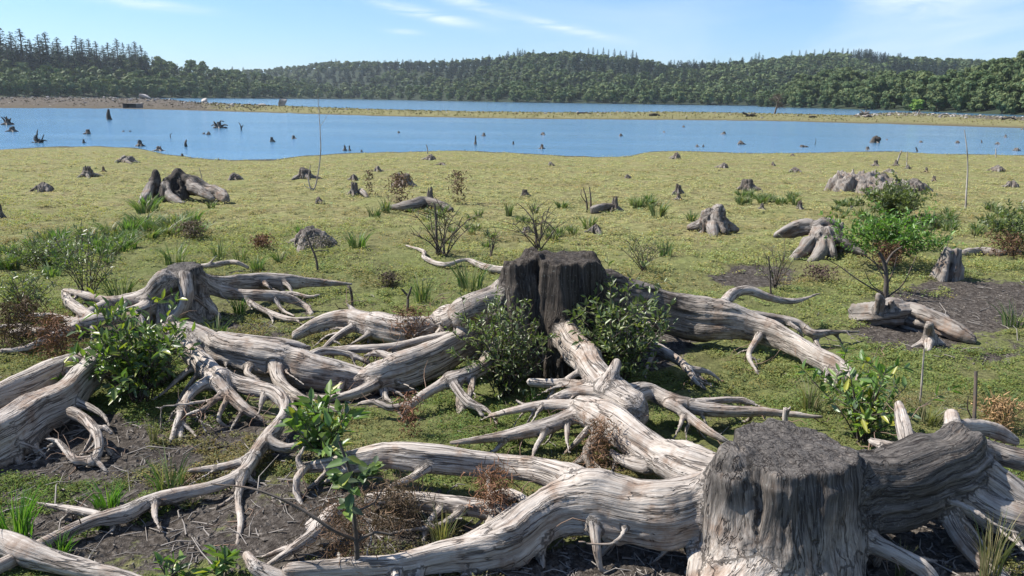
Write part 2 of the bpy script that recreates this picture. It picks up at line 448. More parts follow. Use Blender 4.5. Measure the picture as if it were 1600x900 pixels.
# ================================================================== THE SETTING
def build_ground():
    nx, ny = 760, 760
    # rows: fine between 2.5 and 12 m, then growing towards the lake
    y = np.concatenate([np.linspace(-9, 2.2, 30)[:-1], 2.2 * (62 / 2.2) ** np.linspace(0, 1, ny)])
    s = np.linspace(-1, 1, nx)
    X = np.sinh(s * 3.1) / np.sinh(3.1)                    # denser near the middle
    Yg = np.repeat(y[:, None], nx, 1)
    half = np.maximum(10, 1.9 * np.abs(y) + 6)[:, None]
    Xg = X[None] * half
    xf, yf = Xg.ravel(), Yg.ravel()
    zf = gz(xf, yf)
    z0, sh = gz0(xf, yf)
    px, py = project(xf, yf, z0)
    mud = np.clip(mud_mask(px, py), 0, 1) * (yf > 2.0)
    mud = np.where(yf < 2.6, 0.6, mud)
    # matted clumps of the creeping plants
    amp = sstep(0.2, 2.0, sh) * (1 - 0.7 * mud)
    cl = np.abs(fbm(xf * 2.6, yf * 4.2, octv=4, seed=77, gain=.6))
    zf = zf + amp * (0.065 * cl - 0.015) * sstep(4, 12, yf)
    zf = zf + (1 - sstep(9, 14, yf)) * 0.016 * fbm(xf * 14, yf * 14, octv=3, seed=41)
    far = sstep(9.5, 16, yf + 3.0 * fbm(xf * .25, yf * .25, octv=2, seed=8))
    wet = sstep(1.5, .2, sh + 0.9 * fbm(xf * 1.3, yf * 1.3, octv=3, seed=4))
    n = len(y)
    i = np.arange(n - 1)[:, None] * nx + np.arange(nx - 1)[None]
    Q = np.stack([i, i + 1, i + nx + 1, i + nx], -1).reshape(-1, 4)
    me = mesh_data('meadow_ground', np.stack([xf, yf, zf], 1), [Q], GROUND, True,
                   {'mud': ('FLOAT', mud), 'far': ('FLOAT', far), 'wet': ('FLOAT', wet)})
    tag(link('meadow_ground', me), kind='structure')
build_ground()

def build_water():
    V = []; k = 64
    R = [0, 40, 120, 400, 1200, 3500, 7000]
    V.append([0, 0, 0])
    for r in R[1:]:
        for a in np.linspace(0, 2 * np.pi, k, endpoint=False): V.append([r * math.cos(a), r * math.sin(a), 0])
    F3 = [[0, 1 + j, 1 + (j + 1) % k] for j in range(k)]
    F4 = []
    for b in range(len(R) - 2):
        for j in range(k):
            F4.append([1 + b * k + j, 1 + (b + 1) * k + j, 1 + (b + 1) * k + (j + 1) % k, 1 + b * k + (j + 1) % k])
    tag(link('lake_water', mesh_data('lake_water', V, [np.array(F3), np.array(F4)], WATER, True)), kind='structure')
build_water()

NEAR_E = [(-900, 158), (-300, 166), (0, 169.5), (200, 171), (300, 173), (400, 176), (600, 182), (800, 186), (1000, 187.5), (1200, 189.5), (1300, 192), (1400, 195), (1500, 198), (1600, 201), (2000, 214), (2600, 240)]
FAR_E = [(-900, 148.0), (-300, 149.5), (0, 152), (120, 153), (250, 154.5), (300, 160), (400, 164), (500, 167.5), (600, 171), (760, 174.5), (900, 176), (1050, 174.5), (1200, 177), (1330, 180), (1400, 176), (1500, 180), (1600, 184), (2000, 196), (2600, 215)]
def spit_uv(px, t):
    a = at_water(px, np.interp(px, *zip(*NEAR_E))); b = at_water(px, max(np.interp(px, *zip(*FAR_E)), horizon(px) + 2.2))
    return a * (1 - t) + b * t
def spit_z(x, y, t, px):
    hump = np.sin(np.clip(t, 0, 1) * np.pi) ** 0.6
    left = sstep(520, 150, px); right = sstep(1350, 1600, px)
    return hump * (0.26 + 0.24 * left + 0.15 * right) + 0.18 * hump * (fbm(x * 0.25, y * 0.25, octv=4, seed=12)) * (1 + 1.2 * left + right) - 0.05
def build_spit():
    pxs = np.linspace(-900, 2600, 900); ts = np.linspace(-0.02, 1.02, 26)
    V = []; E = []; Lf = []
    for t in ts:
        for px in pxs:
            p = spit_uv(px, t)
            V.append(p); E.append(1 - sstep(0.0, 0.13, t)); Lf.append(max(sstep(420, 230, px), 0.75 * sstep(1420, 1560, px) * sstep(0.25, 0.55, t)))
    V = np.array(V); px = np.tile(pxs, len(ts)); tt = np.repeat(ts, len(pxs))
    # ragged waterline
    V[:, 2] = spit_z(V[:, 0], V[:, 1], tt, px) + 0.05 * fbm(V[:, 0] * .4, V[:, 1] * .4, seed=3)
    V[:, 2] = np.where((tt < 0) | (tt > 1), -0.3, V[:, 2])
    n = len(pxs); i = np.arange(len(ts) - 1)[:, None] * n + np.arange(n - 1)[None]
    Q = np.stack([i, i + 1, i + n + 1, i + n], -1).reshape(-1, 4)
    tag(link('sand_spit_land', mesh_data('sand_spit_land', V, [Q], SPIT, True, {'edge': ('FLOAT', np.array(E)), 'left': ('FLOAT', np.array(Lf))})), kind='structure')
build_spit()
def spit_point(px, t):
    p = spit_uv(px, t); z = spit_z(p[0:1], p[1:2], np.array([t]), np.array([px])); p[2] = float(z[0]); return p

# hills: shore distance, ridge distance and ridge height as functions of the pixel column
class Hill:
    def __init__(s, name, px0, px1, shore, depth, ridge_y, tree_h, n=240):
        s.px0, s.px1 = px0, px1
        s.sh = shore; s.dp = depth; s.ry = ridge_y; s.th = tree_h; s.name = name
        pxs = np.linspace(px0, px1, n); ts = np.concatenate([np.linspace(-0.06, 1.0, 22), [1.35, 2.2]])
        V = np.array([s.pt(p, t) for t in ts for p in pxs])
        i = np.arange(len(ts) - 1)[:, None] * n + np.arange(n - 1)[None]
        Q = np.stack([i, i + 1, i + n + 1, i + n], -1).reshape(-1, 4)
        tag(link(name, mesh_data(name, V, [Q], HILL, True)), kind='structure')
    def D(s, px, t): return float(np.interp(px, *zip(*s.sh)) + np.interp(px, *zip(*s.dp)) * t)
    def H(s, px):
        Dr = s.D(px, 1.0); top = horizon(px) - float(np.interp(px, *zip(*s.ry)))
        return max(0.3, ZC + top / F * Dr - s.th)
    def z(s, px, t):
        if t < 0: return t * 12
        e = t if t < 1 else max(0, 1 - 0.9 * (t - 1))
        k = e * 0.55 + 0.45 * e * e * (3 - 2 * e)
        return 0.25 + s.H(px) * k
    def pt(s, px, t): return at_dist(px, s.D(px, t), s.z(px, t))
LEFT = Hill('left_hill', -1000, 650, [(-1000, 300), (-300, 400), (0, 500), (240, 620), (420, 820), (650, 1150)],
            [(-1000, 200), (240, 220), (420, 200), (650, 120)],
            [(-1000, 60), (0, 84), (60, 86), (130, 90), (230, 92), (300, 97), (370, 112), (430, 117), (500, 127), (560, 141), (650, 151)], 13)
CENTRE = Hill('far_hill', 250, 2700, [(250, 1250), (430, 1150), (620, 900), (800, 700), (1000, 640), (1250, 640), (2700, 640)],
              [(250, 500), (800, 480), (2700, 480)],
              [(250, 112), (430, 108), (480, 102), (530, 98), (640, 98), (700, 97), (760, 93), (820, 84), (900, 85), (985, 92), (1040, 102), (1100, 100), (1160, 97), (1200, 92), (1290, 86), (1350, 85), (1400, 92), (1540, 97), (1700, 98), (2700, 90)], 12)
RIGHT = Hill('right_hill', 1185, 2700, [(1185, 520), (1260, 440), (1330, 390), (1400, 340), (1500, 275), (1600, 232), (1800, 185), (2700, 120)],
             [(1185, 60), (1300, 110), (1600, 110), (2700, 90)],
             [(1185, 150), (1215, 135), (1250, 117), (1300, 106), (1360, 111), (1420, 116), (1500, 111), (1540, 99), (1600, 83), (1700, 65), (2700, 40)], 12.5)

# ------------------------------------------------------------------ tree prototypes (height 1, base at origin)
def leaf_cards(C, Nrm, size, rng, tint, aspect=0.75):
    """flat four sided leaf sprays around the points C, facing roughly along Nrm"""
    n = len(C)
    d = Nrm + rng.normal(0, .34, (n, 3)); d /= np.linalg.norm(d, axis=1)[:, None] + 1e-9
    a = np.cross(d, rng.normal(0, 1, (n, 3))); a /= np.linalg.norm(a, axis=1)[:, None] + 1e-9
    b = np.cross(d, a)
    s = (size * rng.uniform(.6, 1.3, n))[:, None]
    V = np.stack([C - a * s, C + b * s * aspect, C + a * s, C - b * s * aspect], 1)
    V = V + rng.normal(0, 1, V.shape) * s[:, None] * 0.22
    Q = np.arange(n * 4).reshape(-1, 4)
    return V.reshape(-1, 3), Q, np.repeat(tint, 4, 0)
def greens(n, rng, base, spread=0.25):
    base = np.asarray(base, float)
    k = rng.uniform(1 - spread, 1 + spread, (n, 1)); h = rng.normal(0, .10, (n, 1))
    c = np.clip(base[None] * k * (1 + h * np.array([[1.0, 0.1, -0.6]])), 0.003, 1)
    return np.concatenate([c, np.ones((n, 1))], 1)
def broadleaf(seed, nleaf, wide=0.42, base=(0.085, 0.122, 0.048), low=0.12):
    rng = np.random.default_rng(seed)
    C, N, Tn = [], [], []
    nl = rng.integers(22, 28)
    lob = []
    for i in range(nl):
        z = rng.uniform(low + .10, .86); prof = math.sin(np.clip((z - low) / (1 - low), 0.05, .98) * math.pi) ** .6
        a = rng.uniform(0, 6.283); rr = wide * prof * rng.uniform(.3, .88)
        lob.append((rr * math.cos(a), rr * math.sin(a), z, rng.uniform(.075, .145)))
    lob.append((0, 0, .82, .13)); lob.append((0.03, 0.02, .5, .26))
    wts = np.array([l[3] ** 2 for l in lob]); wts /= wts.sum()
    for l, w in zip(lob, wts):
        m = max(6, int(nleaf * w))
        v = rng.normal(0, 1, (m, 3)); v[:, 2] = np.abs(v[:, 2]) * rng.choice([1, 1, -.7], m); v /= np.linalg.norm(v, axis=1)[:, None]
        rad = l[3] * rng.uniform(.72, 1.08, m)[:, None]
        C.append(np.array(l[:3]) + v * rad * np.array([1, 1, .85])); N.append(v)
        Tn.append(greens(m, rng, np.array(base) * rng.uniform(.85, 1.15), .18))
    C = np.concatenate(C); N = np.concatenate(N)
    return leaf_cards(C, N, np.full(len(C), .052 * math.sqrt(700 / nleaf) + .01), rng, np.concatenate(Tn))
def conifer(seed, nleaf, wide=0.165, base=(0.028, 0.05, 0.032)):
    rng = np.random.default_rng(seed)
    nb = 64; C, N = [], []
    per = max(4, nleaf // nb)
    for i in range(nb):
        z = min(.985, .06 + .925 * (i / (nb - 1)) + rng.uniform(-.012, .012))
        R = wide * (1 - z) ** .52 * rng.uniform(.55, 1.25) + .004
        a = i * 2.4 + rng.uniform(-.5, .5)
        for q in range(per):
            u = rng.uniform(.1, 1.0) ** .7; aa = a + rng.normal(0, .5)
            C.append([R * u * math.cos(aa), R * u * math.sin(aa), z - .22 * R * u + rng.normal(0, .006)]); N.append([math.cos(aa) * .5, math.sin(aa) * .5, .8])
    C, N = np.array(C), np.array(N)
    s = np.clip(.030 * (1.15 - C[:, 2]) + .008, .008, 1) * math.sqrt(600 / nleaf)
    return leaf_cards(C, N, s, rng, greens(len(C), rng, base, .3), .5)
def trunk_geo(h, r, seed=0):
    C = np.array([[0, 0, -.03], [.006, 0, h * .4], [0, .008, h]])
    V, Q, G = tube(spline(C, .1), np.linspace(r, r * .5, len(spline(C, .1))), 6)
    return V, Q, G
def tree_proto(kind, seeds, nleaf, **kw):
    out = []
    for sd in seeds:
        V, Q, T = (broadleaf if kind == 'b' else conifer)(sd, nleaf, **kw)
        me = mesh_data('crown', V, [Q], CROWN, False, {'tint': ('FLOAT_COLOR', T)})
        V2, Q2, G2 = trunk_geo(.6 if kind == 'b' else .95, .018 if kind == 'b' else .012)
        mt = mesh_data('trunk', V2, [Q2], TWIG, True, {'gr': ('FLOAT_VECTOR', G2), 'tone': ('FLOAT', np.full(len(V2), .6))})
        out.append((me, mt, (V, Q, T)))
    return out
BL = tree_proto('b', [1, 2, 3, 4], 950, low=0.0)
BLR = tree_proto('b', [31, 32, 33], 2600, low=0.0) + tree_proto('b', [34, 35, 36], 2600, base=(0.115, 0.148, 0.06), low=0.0)
BLY = tree_proto('b', [11, 12, 13], 950, base=(0.12, 0.155, 0.058), low=0.0)
CON = tree_proto('c', [5, 6, 7], 1200)
LOWB = tree_proto('b', [21, 22, 23], 230, low=0.05) + tree_proto('b', [24, 25], 230, base=(0.105, 0.138, 0.055), low=0.05)
LOWC = tree_proto('c', [25, 26], 210)
rngT = np.random.default_rng(7)
def plant_tree(proto, p, h, wf, label, group, name):
    me, mt, _ = proto
    e = empty(name, p, rngT.uniform(0, 6.28), (h * wf, h * wf, h))
    tag(e, label, 'tree', group)
    link('crown', me, e); link('trunk', mt, e)
    return e
FOREST = {'V': [], 'Q': [], 'T': [], 'n': 0}
def forest_tree(proto, p, h, wf, tintk):
    V, Q, T = proto[2]
    a = rngT.uniform(0, 6.28); c, s = math.cos(a), math.sin(a)
    X = np.stack([(V[:, 0] * c - V[:, 1] * s) * h * wf, (V[:, 0] * s + V[:, 1] * c) * h * wf, V[:, 2] * h], 1) + p
    FOREST['V'].append(X); FOREST['Q'].append(Q + FOREST['n']); T2 = T.copy(); T2[:, :3] *= tintk; FOREST['T'].append(T2); FOREST['n'] += len(X)
def build_trees():
    R = rngT
    # left hill: shoreline belt, then rows up the slope
    for row, t in enumerate([0.0, .10, .22, .36, .52, .7, .88, 1.0]):
        D = LEFT.D(200, t); step = 7.5 / D * F * (1.0 + .12 * row)
        px = -260 + R.uniform(0, step)
        while px < 640:
            q = px + R.normal(0, step * .25)
            tt = max(0, t + R.normal(0, .03)); p = LEFT.pt(q, tt)
            h = R.uniform(10.5, 15.5) * (0.9 if row == 0 else 1.0)
            if q > 430: h *= max(.45, 1 - (q - 430) / 400)
            conif = row >= 5 and q < 250 and R.random() < .25
            if row in (0, 1, 2, 4) and 0 < q < 430 and (row < 2 or R.random() < .5):
                pr = BLY[R.integers(3)] if R.random() < .45 else BL[R.integers(4)]
                plant_tree(pr, p, h, R.uniform(.95, 1.3), 'rounded green broadleaf tree in the wood on the left lake shore', 'broadleaf trees of the left shore', 'broadleaf_tree')
            else:
                forest_tree(LOWB[R.integers(5)], p, h, R.uniform(1.0, 1.35), R.uniform(.75, 1.15))
            px += step
    # tall conifers along the left crest
    for (px, ty) in [(-40, 60), (-18, 52), (4, 64), (12, 49), (28, 56), (42, 52), (55, 66), (70, 60), (80, 56), (92, 70), (99, 64), (112, 76), (128, 62), (136, 66), (146, 66), (157, 70), (168, 76), (176, 72), (190, 66), (199, 72), (208, 74), (217, 70), (226, 76), (233, 84), (243, 92), (20, 72), (64, 74), (105, 84), (150, 80), (183, 80)] + [(x, 66 + x * .1 + R.uniform(-4, 10)) for x in range(-30, 236, 8)]:
        t = R.uniform(.5, .9); D = LEFT.D(px, t); p = LEFT.pt(px, t)
        h = ZC + (horizon(px) - ty) / F * D - p[2]
        plant_tree(CON[R.integers(3)], p, h, R.uniform(1.4, 2.1), 'tall dark conifer standing above the broadleaf wood on the left hill', 'conifers on the left hill', 'conifer_tree')
    # far hill
    for row, t in enumerate([0.0, .05, .11, .18, .26, .35, .44, .53, .62, .71, .80, .88, .95, 1.0]):
        D = CENTRE.D(900, t); step = 8.2 / D * F
        px = 330 + R.uniform(0, step)
        while px < 1720:
            q = px + R.normal(0, step * .3); tt = max(0, t + R.normal(0, .018)); p = CENTRE.pt(q, tt)
            h = R.uniform(8, 12.5) * (.9 if row == 0 else 1)
            dens = vnoise(np.array([q / 90.0]), np.array([row * .55]), seed=21)[0]
            if row > 3 and dens > .35:
                forest_tree(LOWC[R.integers(2)], p, h * 1.3, R.uniform(1.6, 2.3), R.uniform(.8, 1.15))
            elif row == 0 and 560 < q < 1230:
                pr = BLY[R.integers(3)] if R.random() < .4 else BL[R.integers(4)]
                plant_tree(pr, p, h, R.uniform(1.05, 1.4), 'round broadleaf tree at the water edge below the far hill', 'broadleaf trees of the far shore', 'broadleaf_tree')
            else:
                forest_tree(LOWB[R.integers(5)], p, h, R.uniform(1.1, 1.5), R.uniform(.75, 1.15))
            px += step
    # conifers that stand out on the far skyline
    for (px, ty) in [(520, 96), (527, 95), (580, 98), (592, 97), (604, 97), (622, 95), (640, 96), (680, 94), (808, 80), (815, 81), (878, 82), (895, 84), (905, 83), (917, 80), (924, 79), (931, 82), (940, 79), (948, 82), (957, 81), (966, 84), (975, 84), (985, 83), (991, 86), (1043, 100), (1050, 97), (1062, 99), (1070, 98), (1080, 96), (1093, 97), (1100, 100), (1112, 95), (1175, 88), (1180, 86),
                     (1230, 84), (1242, 83), (1252, 83), (1265, 82), (1278, 83), (1288, 81), (1297, 82), (1308, 80), (1316, 81), (1325, 82), (1333, 81), (1343, 82), (1350, 82), (1362, 85)]:
        t = .985; D = CENTRE.D(px, t); p = CENTRE.pt(px, t); h = ZC + (horizon(px) - ty) / F * D - p[2]
        plant_tree(CON[R.integers(3)], p, max(9, h), R.uniform(1.0, 1.5), 'small dark conifer spiking above the skyline of the far hill', 'conifers on the far skyline', 'conifer_tree')
    for (px, ty, t) in [(1040, 104, .35), (1052, 112, .3), (1066, 106, .38), (1078, 112, .35), (1088, 110, .3), (985, 118, .3), (972, 120, .3), (720, 112, .5), (728, 110, .5), (735, 114, .5), (757, 113, .55), (765, 114, .55)]:
        D = CENTRE.D(px, t); p = CENTRE.pt(px, t); h = ZC + (horizon(px) - ty) / F * D - p[2]
        plant_tree(CON[R.integers(3)], p, max(10, min(h, 24)), R.uniform(1.2, 1.7), 'dark conifer among paler broadleaf trees halfway up the far hill', 'conifers on the far slope', 'conifer_tree')
    # right hill, closest trees
    for row, t in enumerate([0.0, .12, .3, .5, .75, 1.0]):
        px = 1190 + R.uniform(0, 8)
        while px < 1860:
            D = RIGHT.D(px, t); step = 6.2 / D * F
            q = px + R.normal(0, step * .25); tt = max(0, t + R.normal(0, .04)); p = RIGHT.pt(q, tt)
            h = R.uniform(9, 14.5) * (.75 if row == 0 else 1.0) * (0.75 if q < 1225 else 1)
            if q < 1640 and q > 1185:
                pr = BLR[R.integers(6)]
                plant_tree(pr, p, h, R.uniform(.85, 1.15), 'green broadleaf tree in the wood on the right lake shore', 'broadleaf trees of the right shore', 'broadleaf_tree')
            elif q > 1185:
                forest_tree(LOWB[R.integers(5)], p, h, R.uniform(1.0, 1.3), R.uniform(.8, 1.15))
            px += step
    V = np.concatenate(FOREST['V']); Q = np.concatenate(FOREST['Q']); T = np.concatenate(FOREST['T'])
    tag(link('forest', mesh_data('forest', V, [Q], CROWN, False, {'tint': ('FLOAT_COLOR', T)})), kind='stuff')
    # bright low shrub and the two round bushes on the left point
    for (px, D, h, lab, pr) in [(1434, 300, 4.6, 'bright yellow-green bush at the foot of the right wood', BLY[1]), (318, 600, 7.5, 'rounded bush standing free at the tip of the left wood', BL[2]), (304, 600, 4.5, 'low pale bush beside the rounded bush at the left wood tip', BLY[0])]:
        p = at_dist(px, D, .2); e = empty('shore_bush', p, 1.0, (h * 1.35, h * 1.35, h)); tag(e, lab, 'bush')
        if 'bright' in lab:
            V, Q, T = pr[2]; T2 = T.copy(); T2[:, :3] *= (1.6, 1.9, 1.0)
            link('foliage', mesh_data('foliage', V, [Q], CROWN, False, {'tint': ('FLOAT_COLOR', T2)}), e)
        else: link('foliage', pr[0], e)
build_trees()

# ---- the air over the lake: one even, very thin haze around everything
def build_haze():
    m = bpy.data.materials.new('haze'); m.use_nodes = True; t = NT(m.node_tree)
    v = t.n('ShaderNodeVolumePrincipled'); v.inputs['Color'].default_value = (.80, .90, 1.0, 1); v.inputs['Density'].default_value = 0.00009; v.inputs['Anisotropy'].default_value = 0.2
    o = t.n('ShaderNodeOutputMaterial'); t.l(v.outputs[0], o.inputs['Volume'])
    x0, x1, y0, y1, z0, z1 = -9000, 9000, -9000, 9000, -20, 190
    V = [(x, y, z) for z in (z0, z1) for y in (y0, y1) for x in (x0, x1)]
    Fc = [[0, 2, 3, 1], [4, 5, 7, 6], [0, 1, 5, 4], [2, 6, 7, 3], [0, 4, 6, 2], [1, 3, 7, 5]]
    tag(link('haze', mesh_data('haze', V, [np.array(Fc)], m, False)), kind='stuff')
build_haze()
# ================================================================== STUMPS AND ROOTS
def surface_nets(D):
    nx, ny, nz = D.shape
    ins = D < 0
    c = np.zeros((nx - 1, ny - 1, nz - 1), np.int8)
    for a in (0, 1):
        for b in (0, 1):
            for d in (0, 1): c += ins[a:nx - 1 + a, b:ny - 1 + b, d:nz - 1 + d]
    act = np.argwhere((c > 0) & (c < 8)); n = len(act)
    idx = np.full(c.shape, -1, np.int32); idx[tuple(act.T)] = np.arange(n)
    corners = [np.array(k) for k in [(0, 0, 0), (1, 0, 0), (0, 1, 0), (1, 1, 0), (0, 0, 1), (1, 0, 1), (0, 1, 1), (1, 1, 1)]]
    val = [D[tuple((act + k).T)] for k in corners]
    S_ = np.zeros((n, 3)); cnt = np.zeros(n)
    for a, b in [(0, 1), (2, 3), (4, 5), (6, 7), (0, 2), (1, 3), (4, 6), (5, 7), (0, 4), (1, 5), (2, 6), (3, 7)]:
        va, vb = val[a], val[b]; m = (va < 0) != (vb < 0)
        t = np.where(m, va / np.where(np.abs(va - vb) < 1e-12, 1e-12, va - vb), 0)
        p = corners[a][None] + t[:, None] * (corners[b] - corners[a])[None]
        S_ += np.where(m[:, None], p, 0); cnt += m
    V = act + S_ / np.maximum(cnt, 1)[:, None]
    faces = []
    for ax in range(3):
        o1, o2 = (ax + 1) % 3, (ax + 2) % 3
        sl0 = [slice(1, -1)] * 3; sl1 = [slice(1, -1)] * 3
        sl0[ax] = slice(0, -1); sl1[ax] = slice(1, None)
        A, B = ins[tuple(sl0)], ins[tuple(sl1)]
        e = np.argwhere(A != B)
        if not len(e): continue
        s = A[tuple(e.T)]
        off = np.array([1, 1, 1]); off[ax] = 0
        g = e + off
        def ci(d1, d2):
            q = g.copy(); q[:, o1] += d1; q[:, o2] += d2; return idx[tuple(q.T)]
        q = np.stack([ci(-1, -1), ci(0, -1), ci(0, 0), ci(-1, 0)], 1)
        q[~s] = q[~s][:, ::-1]
        faces.append(q)
    Q = np.concatenate(faces); Q = Q[(Q >= 0).all(1)]
    return V, Q
def components(Q, nv):
    lab = np.arange(nv)
    while True:
        m = lab[Q].min(1); new = lab.copy()
        for i in range(4): np.minimum.at(new, Q[:, i], m)
        new = new[new]; new = new[new]
        if (new == lab).all(): return lab[Q[:, 0]]
        lab = new
def tidy(Q, fk, nv):
    '''keep every part in one piece: stray patches go to the part around them, loose crumbs are dropped (-1)'''
    whole = components(Q, nv); u, c = np.unique(whole, return_counts=True); main = u[c.argmax()]
    fk = np.where(whole == main, fk, -1)
    for _ in range(3):
        vk = np.full(nv, -1); order = np.argsort(-np.arange(len(Q)))
        moved = False
        for k in np.unique(fk[fk >= 0]):
            f = np.where(fk == k)[0]; cc = components(Q[f], nv); u, c = np.unique(cc, return_counts=True)
            if len(u) < 2: continue
            big = u[c.argmax()]
            for a in u:
                if a == big: continue
                g = f[cc == a]; vs = np.zeros(nv, bool); vs[Q[g].ravel()] = True
                nb = fk[(vs[Q].any(1)) & (fk != k) & (fk >= 0)]
                fk[g] = np.bincount(nb).argmax() if len(nb) else -1; moved = True
        if not moved: break
    return fk
class Root:
    """one tapered limb of wood: rows of (x, y, z, radius); key names the part it belongs to"""
    def __init__(s, pts, key, tone=(0.1, 0.1), e=1.0, k=None, cut=None, flute=None, step=0.05, twist=0.0, wob=0.25, seed=0):
        p = spline(pts, step)
        p[:, 3] = np.maximum(p[:, 3], 0.004)
        if wob:
            q = np.concatenate([[0], np.cumsum(np.linalg.norm(np.diff(p[:, :3], axis=0), axis=1))])
            w = np.clip(q / (p[0, 3] * 2 + .01), 0, 1) * p[:, 3] * wob
            for ax in range(3): p[:, ax] += w * 1.7 * fbm(q * 2.6, q * 0 + ax * 7.3, octv=2, seed=seed * 13 + ax) * (0.7 if ax == 2 else 1)
            p[:, 3] *= 1 + 0.18 * fbm(q * 3.5, q * 0 + 3.1, octv=2, seed=seed * 13 + 5)
        s.p = p; s.key = key; s.tone = tone if isinstance(tone, tuple) else (tone, tone); s.e = e; s.cut = cut; s.flute = flute; s.twist = twist; s.seed = seed
        s.k = k if k is not None else 0.7 * p[0, 3]
def wood_body(roots, vox, cuts=(), disp=1.0, seed=0, zmin=None):
    """blend the limbs into one surface; returns per part geometry with grain coordinates"""
    lo = np.min([(r.p[:, :3] - r.p[:, 3:4] * max(1, r.e) * 1.3).min(0) for r in roots], 0) - .06
    hi = np.max([(r.p[:, :3] + r.p[:, 3:4] * max(1, r.e) * 1.3).max(0) for r in roots], 0) + .06
    if zmin is not None: lo[2] = max(lo[2], zmin)
    n = np.ceil((hi - lo) / vox).astype(int) + 1
    D = np.full(n, 9.0, np.float32); ID = np.zeros(n, np.int32)
    ax = [lo[i] + vox * np.arange(n[i]) for i in range(3)]
    segs = []
    for ri, r in enumerate(roots):
        A, B = r.p[:-1], r.p[1:]
        pad = r.k + 3 * vox
        ext = r.p[:, 3].max() * max(1, r.e) * 1.25 + pad
        b0 = np.maximum(np.floor((r.p[:, :3].min(0) - ext - lo) / vox).astype(int), 0)
        b1 = np.minimum(np.ceil((r.p[:, :3].max(0) + ext - lo) / vox).astype(int) + 1, n)
        if (b1 <= b0).any(): continue
        Dc = np.full(b1 - b0, 9.0, np.float32); Ic = np.zeros(b1 - b0, np.int32)
        T, N, Bn = frames(r.p[:, :3])
        s0 = np.concatenate([[0], np.cumsum(np.linalg.norm(B[:, :3] - A[:, :3], axis=1))])
        for i in range(len(A)):
            a, b = A[i], B[i]
            sid = len(segs); segs.append((a, b, N[i], Bn[i], s0[i], ri, i / max(1, len(A) - 1)))
            ex = max(a[3], b[3]) * max(1, r.e) * 1.3 + pad
            c0 = np.maximum(np.floor((np.minimum(a[:3], b[:3]) - ex - lo) / vox).astype(int), b0)
            c1 = np.minimum(np.ceil((np.maximum(a[:3], b[:3]) + ex - lo) / vox).astype(int) + 1, b1)
            if (c1 <= c0).any(): continue
            x = (ax[0][c0[0]:c1[0]] - a[0])[:, None, None]; y = (ax[1][c0[1]:c1[1]] - a[1])[None, :, None]; z = (ax[2][c0[2]:c1[2]] - a[2])[None, None, :]
            d = b[:3] - a[:3]; L2 = d @ d + 1e-9
            t = np.clip((x * d[0] + y * d[1] + z * d[2]) / L2, 0, 1)
            rad = a[3] + (b[3] - a[3]) * t
            dx, dy, dz = x - t * d[0], y - t * d[1], (z - t * d[2]) / r.e
            if r.flute is not None:
                m, amp, ph = r.flute
                th = np.arctan2(dy, dx)
                rad = rad * (1 + amp * np.cos(m * th + ph) + .6 * amp * np.cos((2 * m + 1) * th + 1.7 * ph) + .35 * amp * np.cos((4 * m + 3) * th + .6 * ph))
            if r.e > 1.3: dd = (((dx * dx + dy * dy) ** 1.5 + np.abs(dz) ** 3 + 1e-12) ** (1 / 3) - rad).astype(np.float32)
            else: dd = (np.sqrt(dx * dx + dy * dy + dz * dz) - rad).astype(np.float32)
            q = tuple(slice(c0[j] - b0[j], c1[j] - b0[j]) for j in range(3))
            m = dd < Dc[q]
            Dc[q] = np.where(m, dd, Dc[q]); Ic[q] = np.where(m, sid, Ic[q])
        if r.cut is not None:
            pt, nr, jag = r.cut
            X, Y, Z = np.meshgrid(*[ax[j][b0[j]:b1[j]] for j in range(3)], indexing='ij', sparse=True)
            pl = (X - pt[0]) * nr[0] + (Y - pt[1]) * nr[1] + (Z - pt[2]) * nr[2]
            if jag:
                x2, y2 = np.broadcast_arrays(X[:, :, 0], Y[:, :, 0])
                pl = pl - (jag * fbm(x2 * 7, y2 * 7, octv=3, seed=seed + ri) + .6 * jag * fbm(x2 * 18, y2 * 18, octv=2, seed=seed + 3))[:, :, None]
            Dc = np.maximum(Dc, pl.astype(np.float32))
        q = tuple(slice(b0[j], b1[j]) for j in range(3))
        old = D[q].copy(); k = max(r.k, 1e-4)
        h = np.clip(.5 + .5 * (old - Dc) / k, 0, 1)
        D[q] = old * (1 - h) + Dc * h - k * h * (1 - h)
        ID[q] = np.where(Dc < old, Ic, ID[q])
    for (a, b, ra, rb) in cuts:                 # carved hollows and splits
        a, b = np.asarray(a, float), np.asarray(b, float); ex = max(ra, rb) + .05
        c0 = np.maximum(np.floor((np.minimum(a, b) - ex - lo) / vox).astype(int), 0); c1 = np.minimum(np.ceil((np.maximum(a, b) + ex - lo) / vox).astype(int) + 1, n)
        if (c1 <= c0).any(): continue
        x = (ax[0][c0[0]:c1[0]] - a[0])[:, None, None]; y = (ax[1][c0[1]:c1[1]] - a[1])[None, :, None]; z = (ax[2][c0[2]:c1[2]] - a[2])[None, None, :]
        d = b - a; t = np.clip((x * d[0] + y * d[1] + z * d[2]) / (d @ d + 1e-9), 0, 1)
        dd = np.sqrt((x - t * d[0]) ** 2 + (y - t * d[1]) ** 2 + (z - t * d[2]) ** 2) - (ra + (rb - ra) * t)
        q = tuple(slice(c0[j], c1[j]) for j in range(3))
        D[q] = np.maximum(D[q], -dd.astype(np.float32))
    D[0] = D[-1] = 1; D[:, 0] = D[:, -1] = 1; D[:, :, 0] = D[:, :, -1] = 1
    Vg, Q = surface_nets(D)
    vi = np.clip(np.round(Vg).astype(int), 0, n - 1)
    sid = ID[tuple(vi.T)]
    V = lo + Vg * vox
    SA = np.array([g[0] for g in segs]); SB = np.array([g[1] for g in segs]); SN = np.array([g[2] for g in segs]); SBn = np.array([g[3] for g in segs])
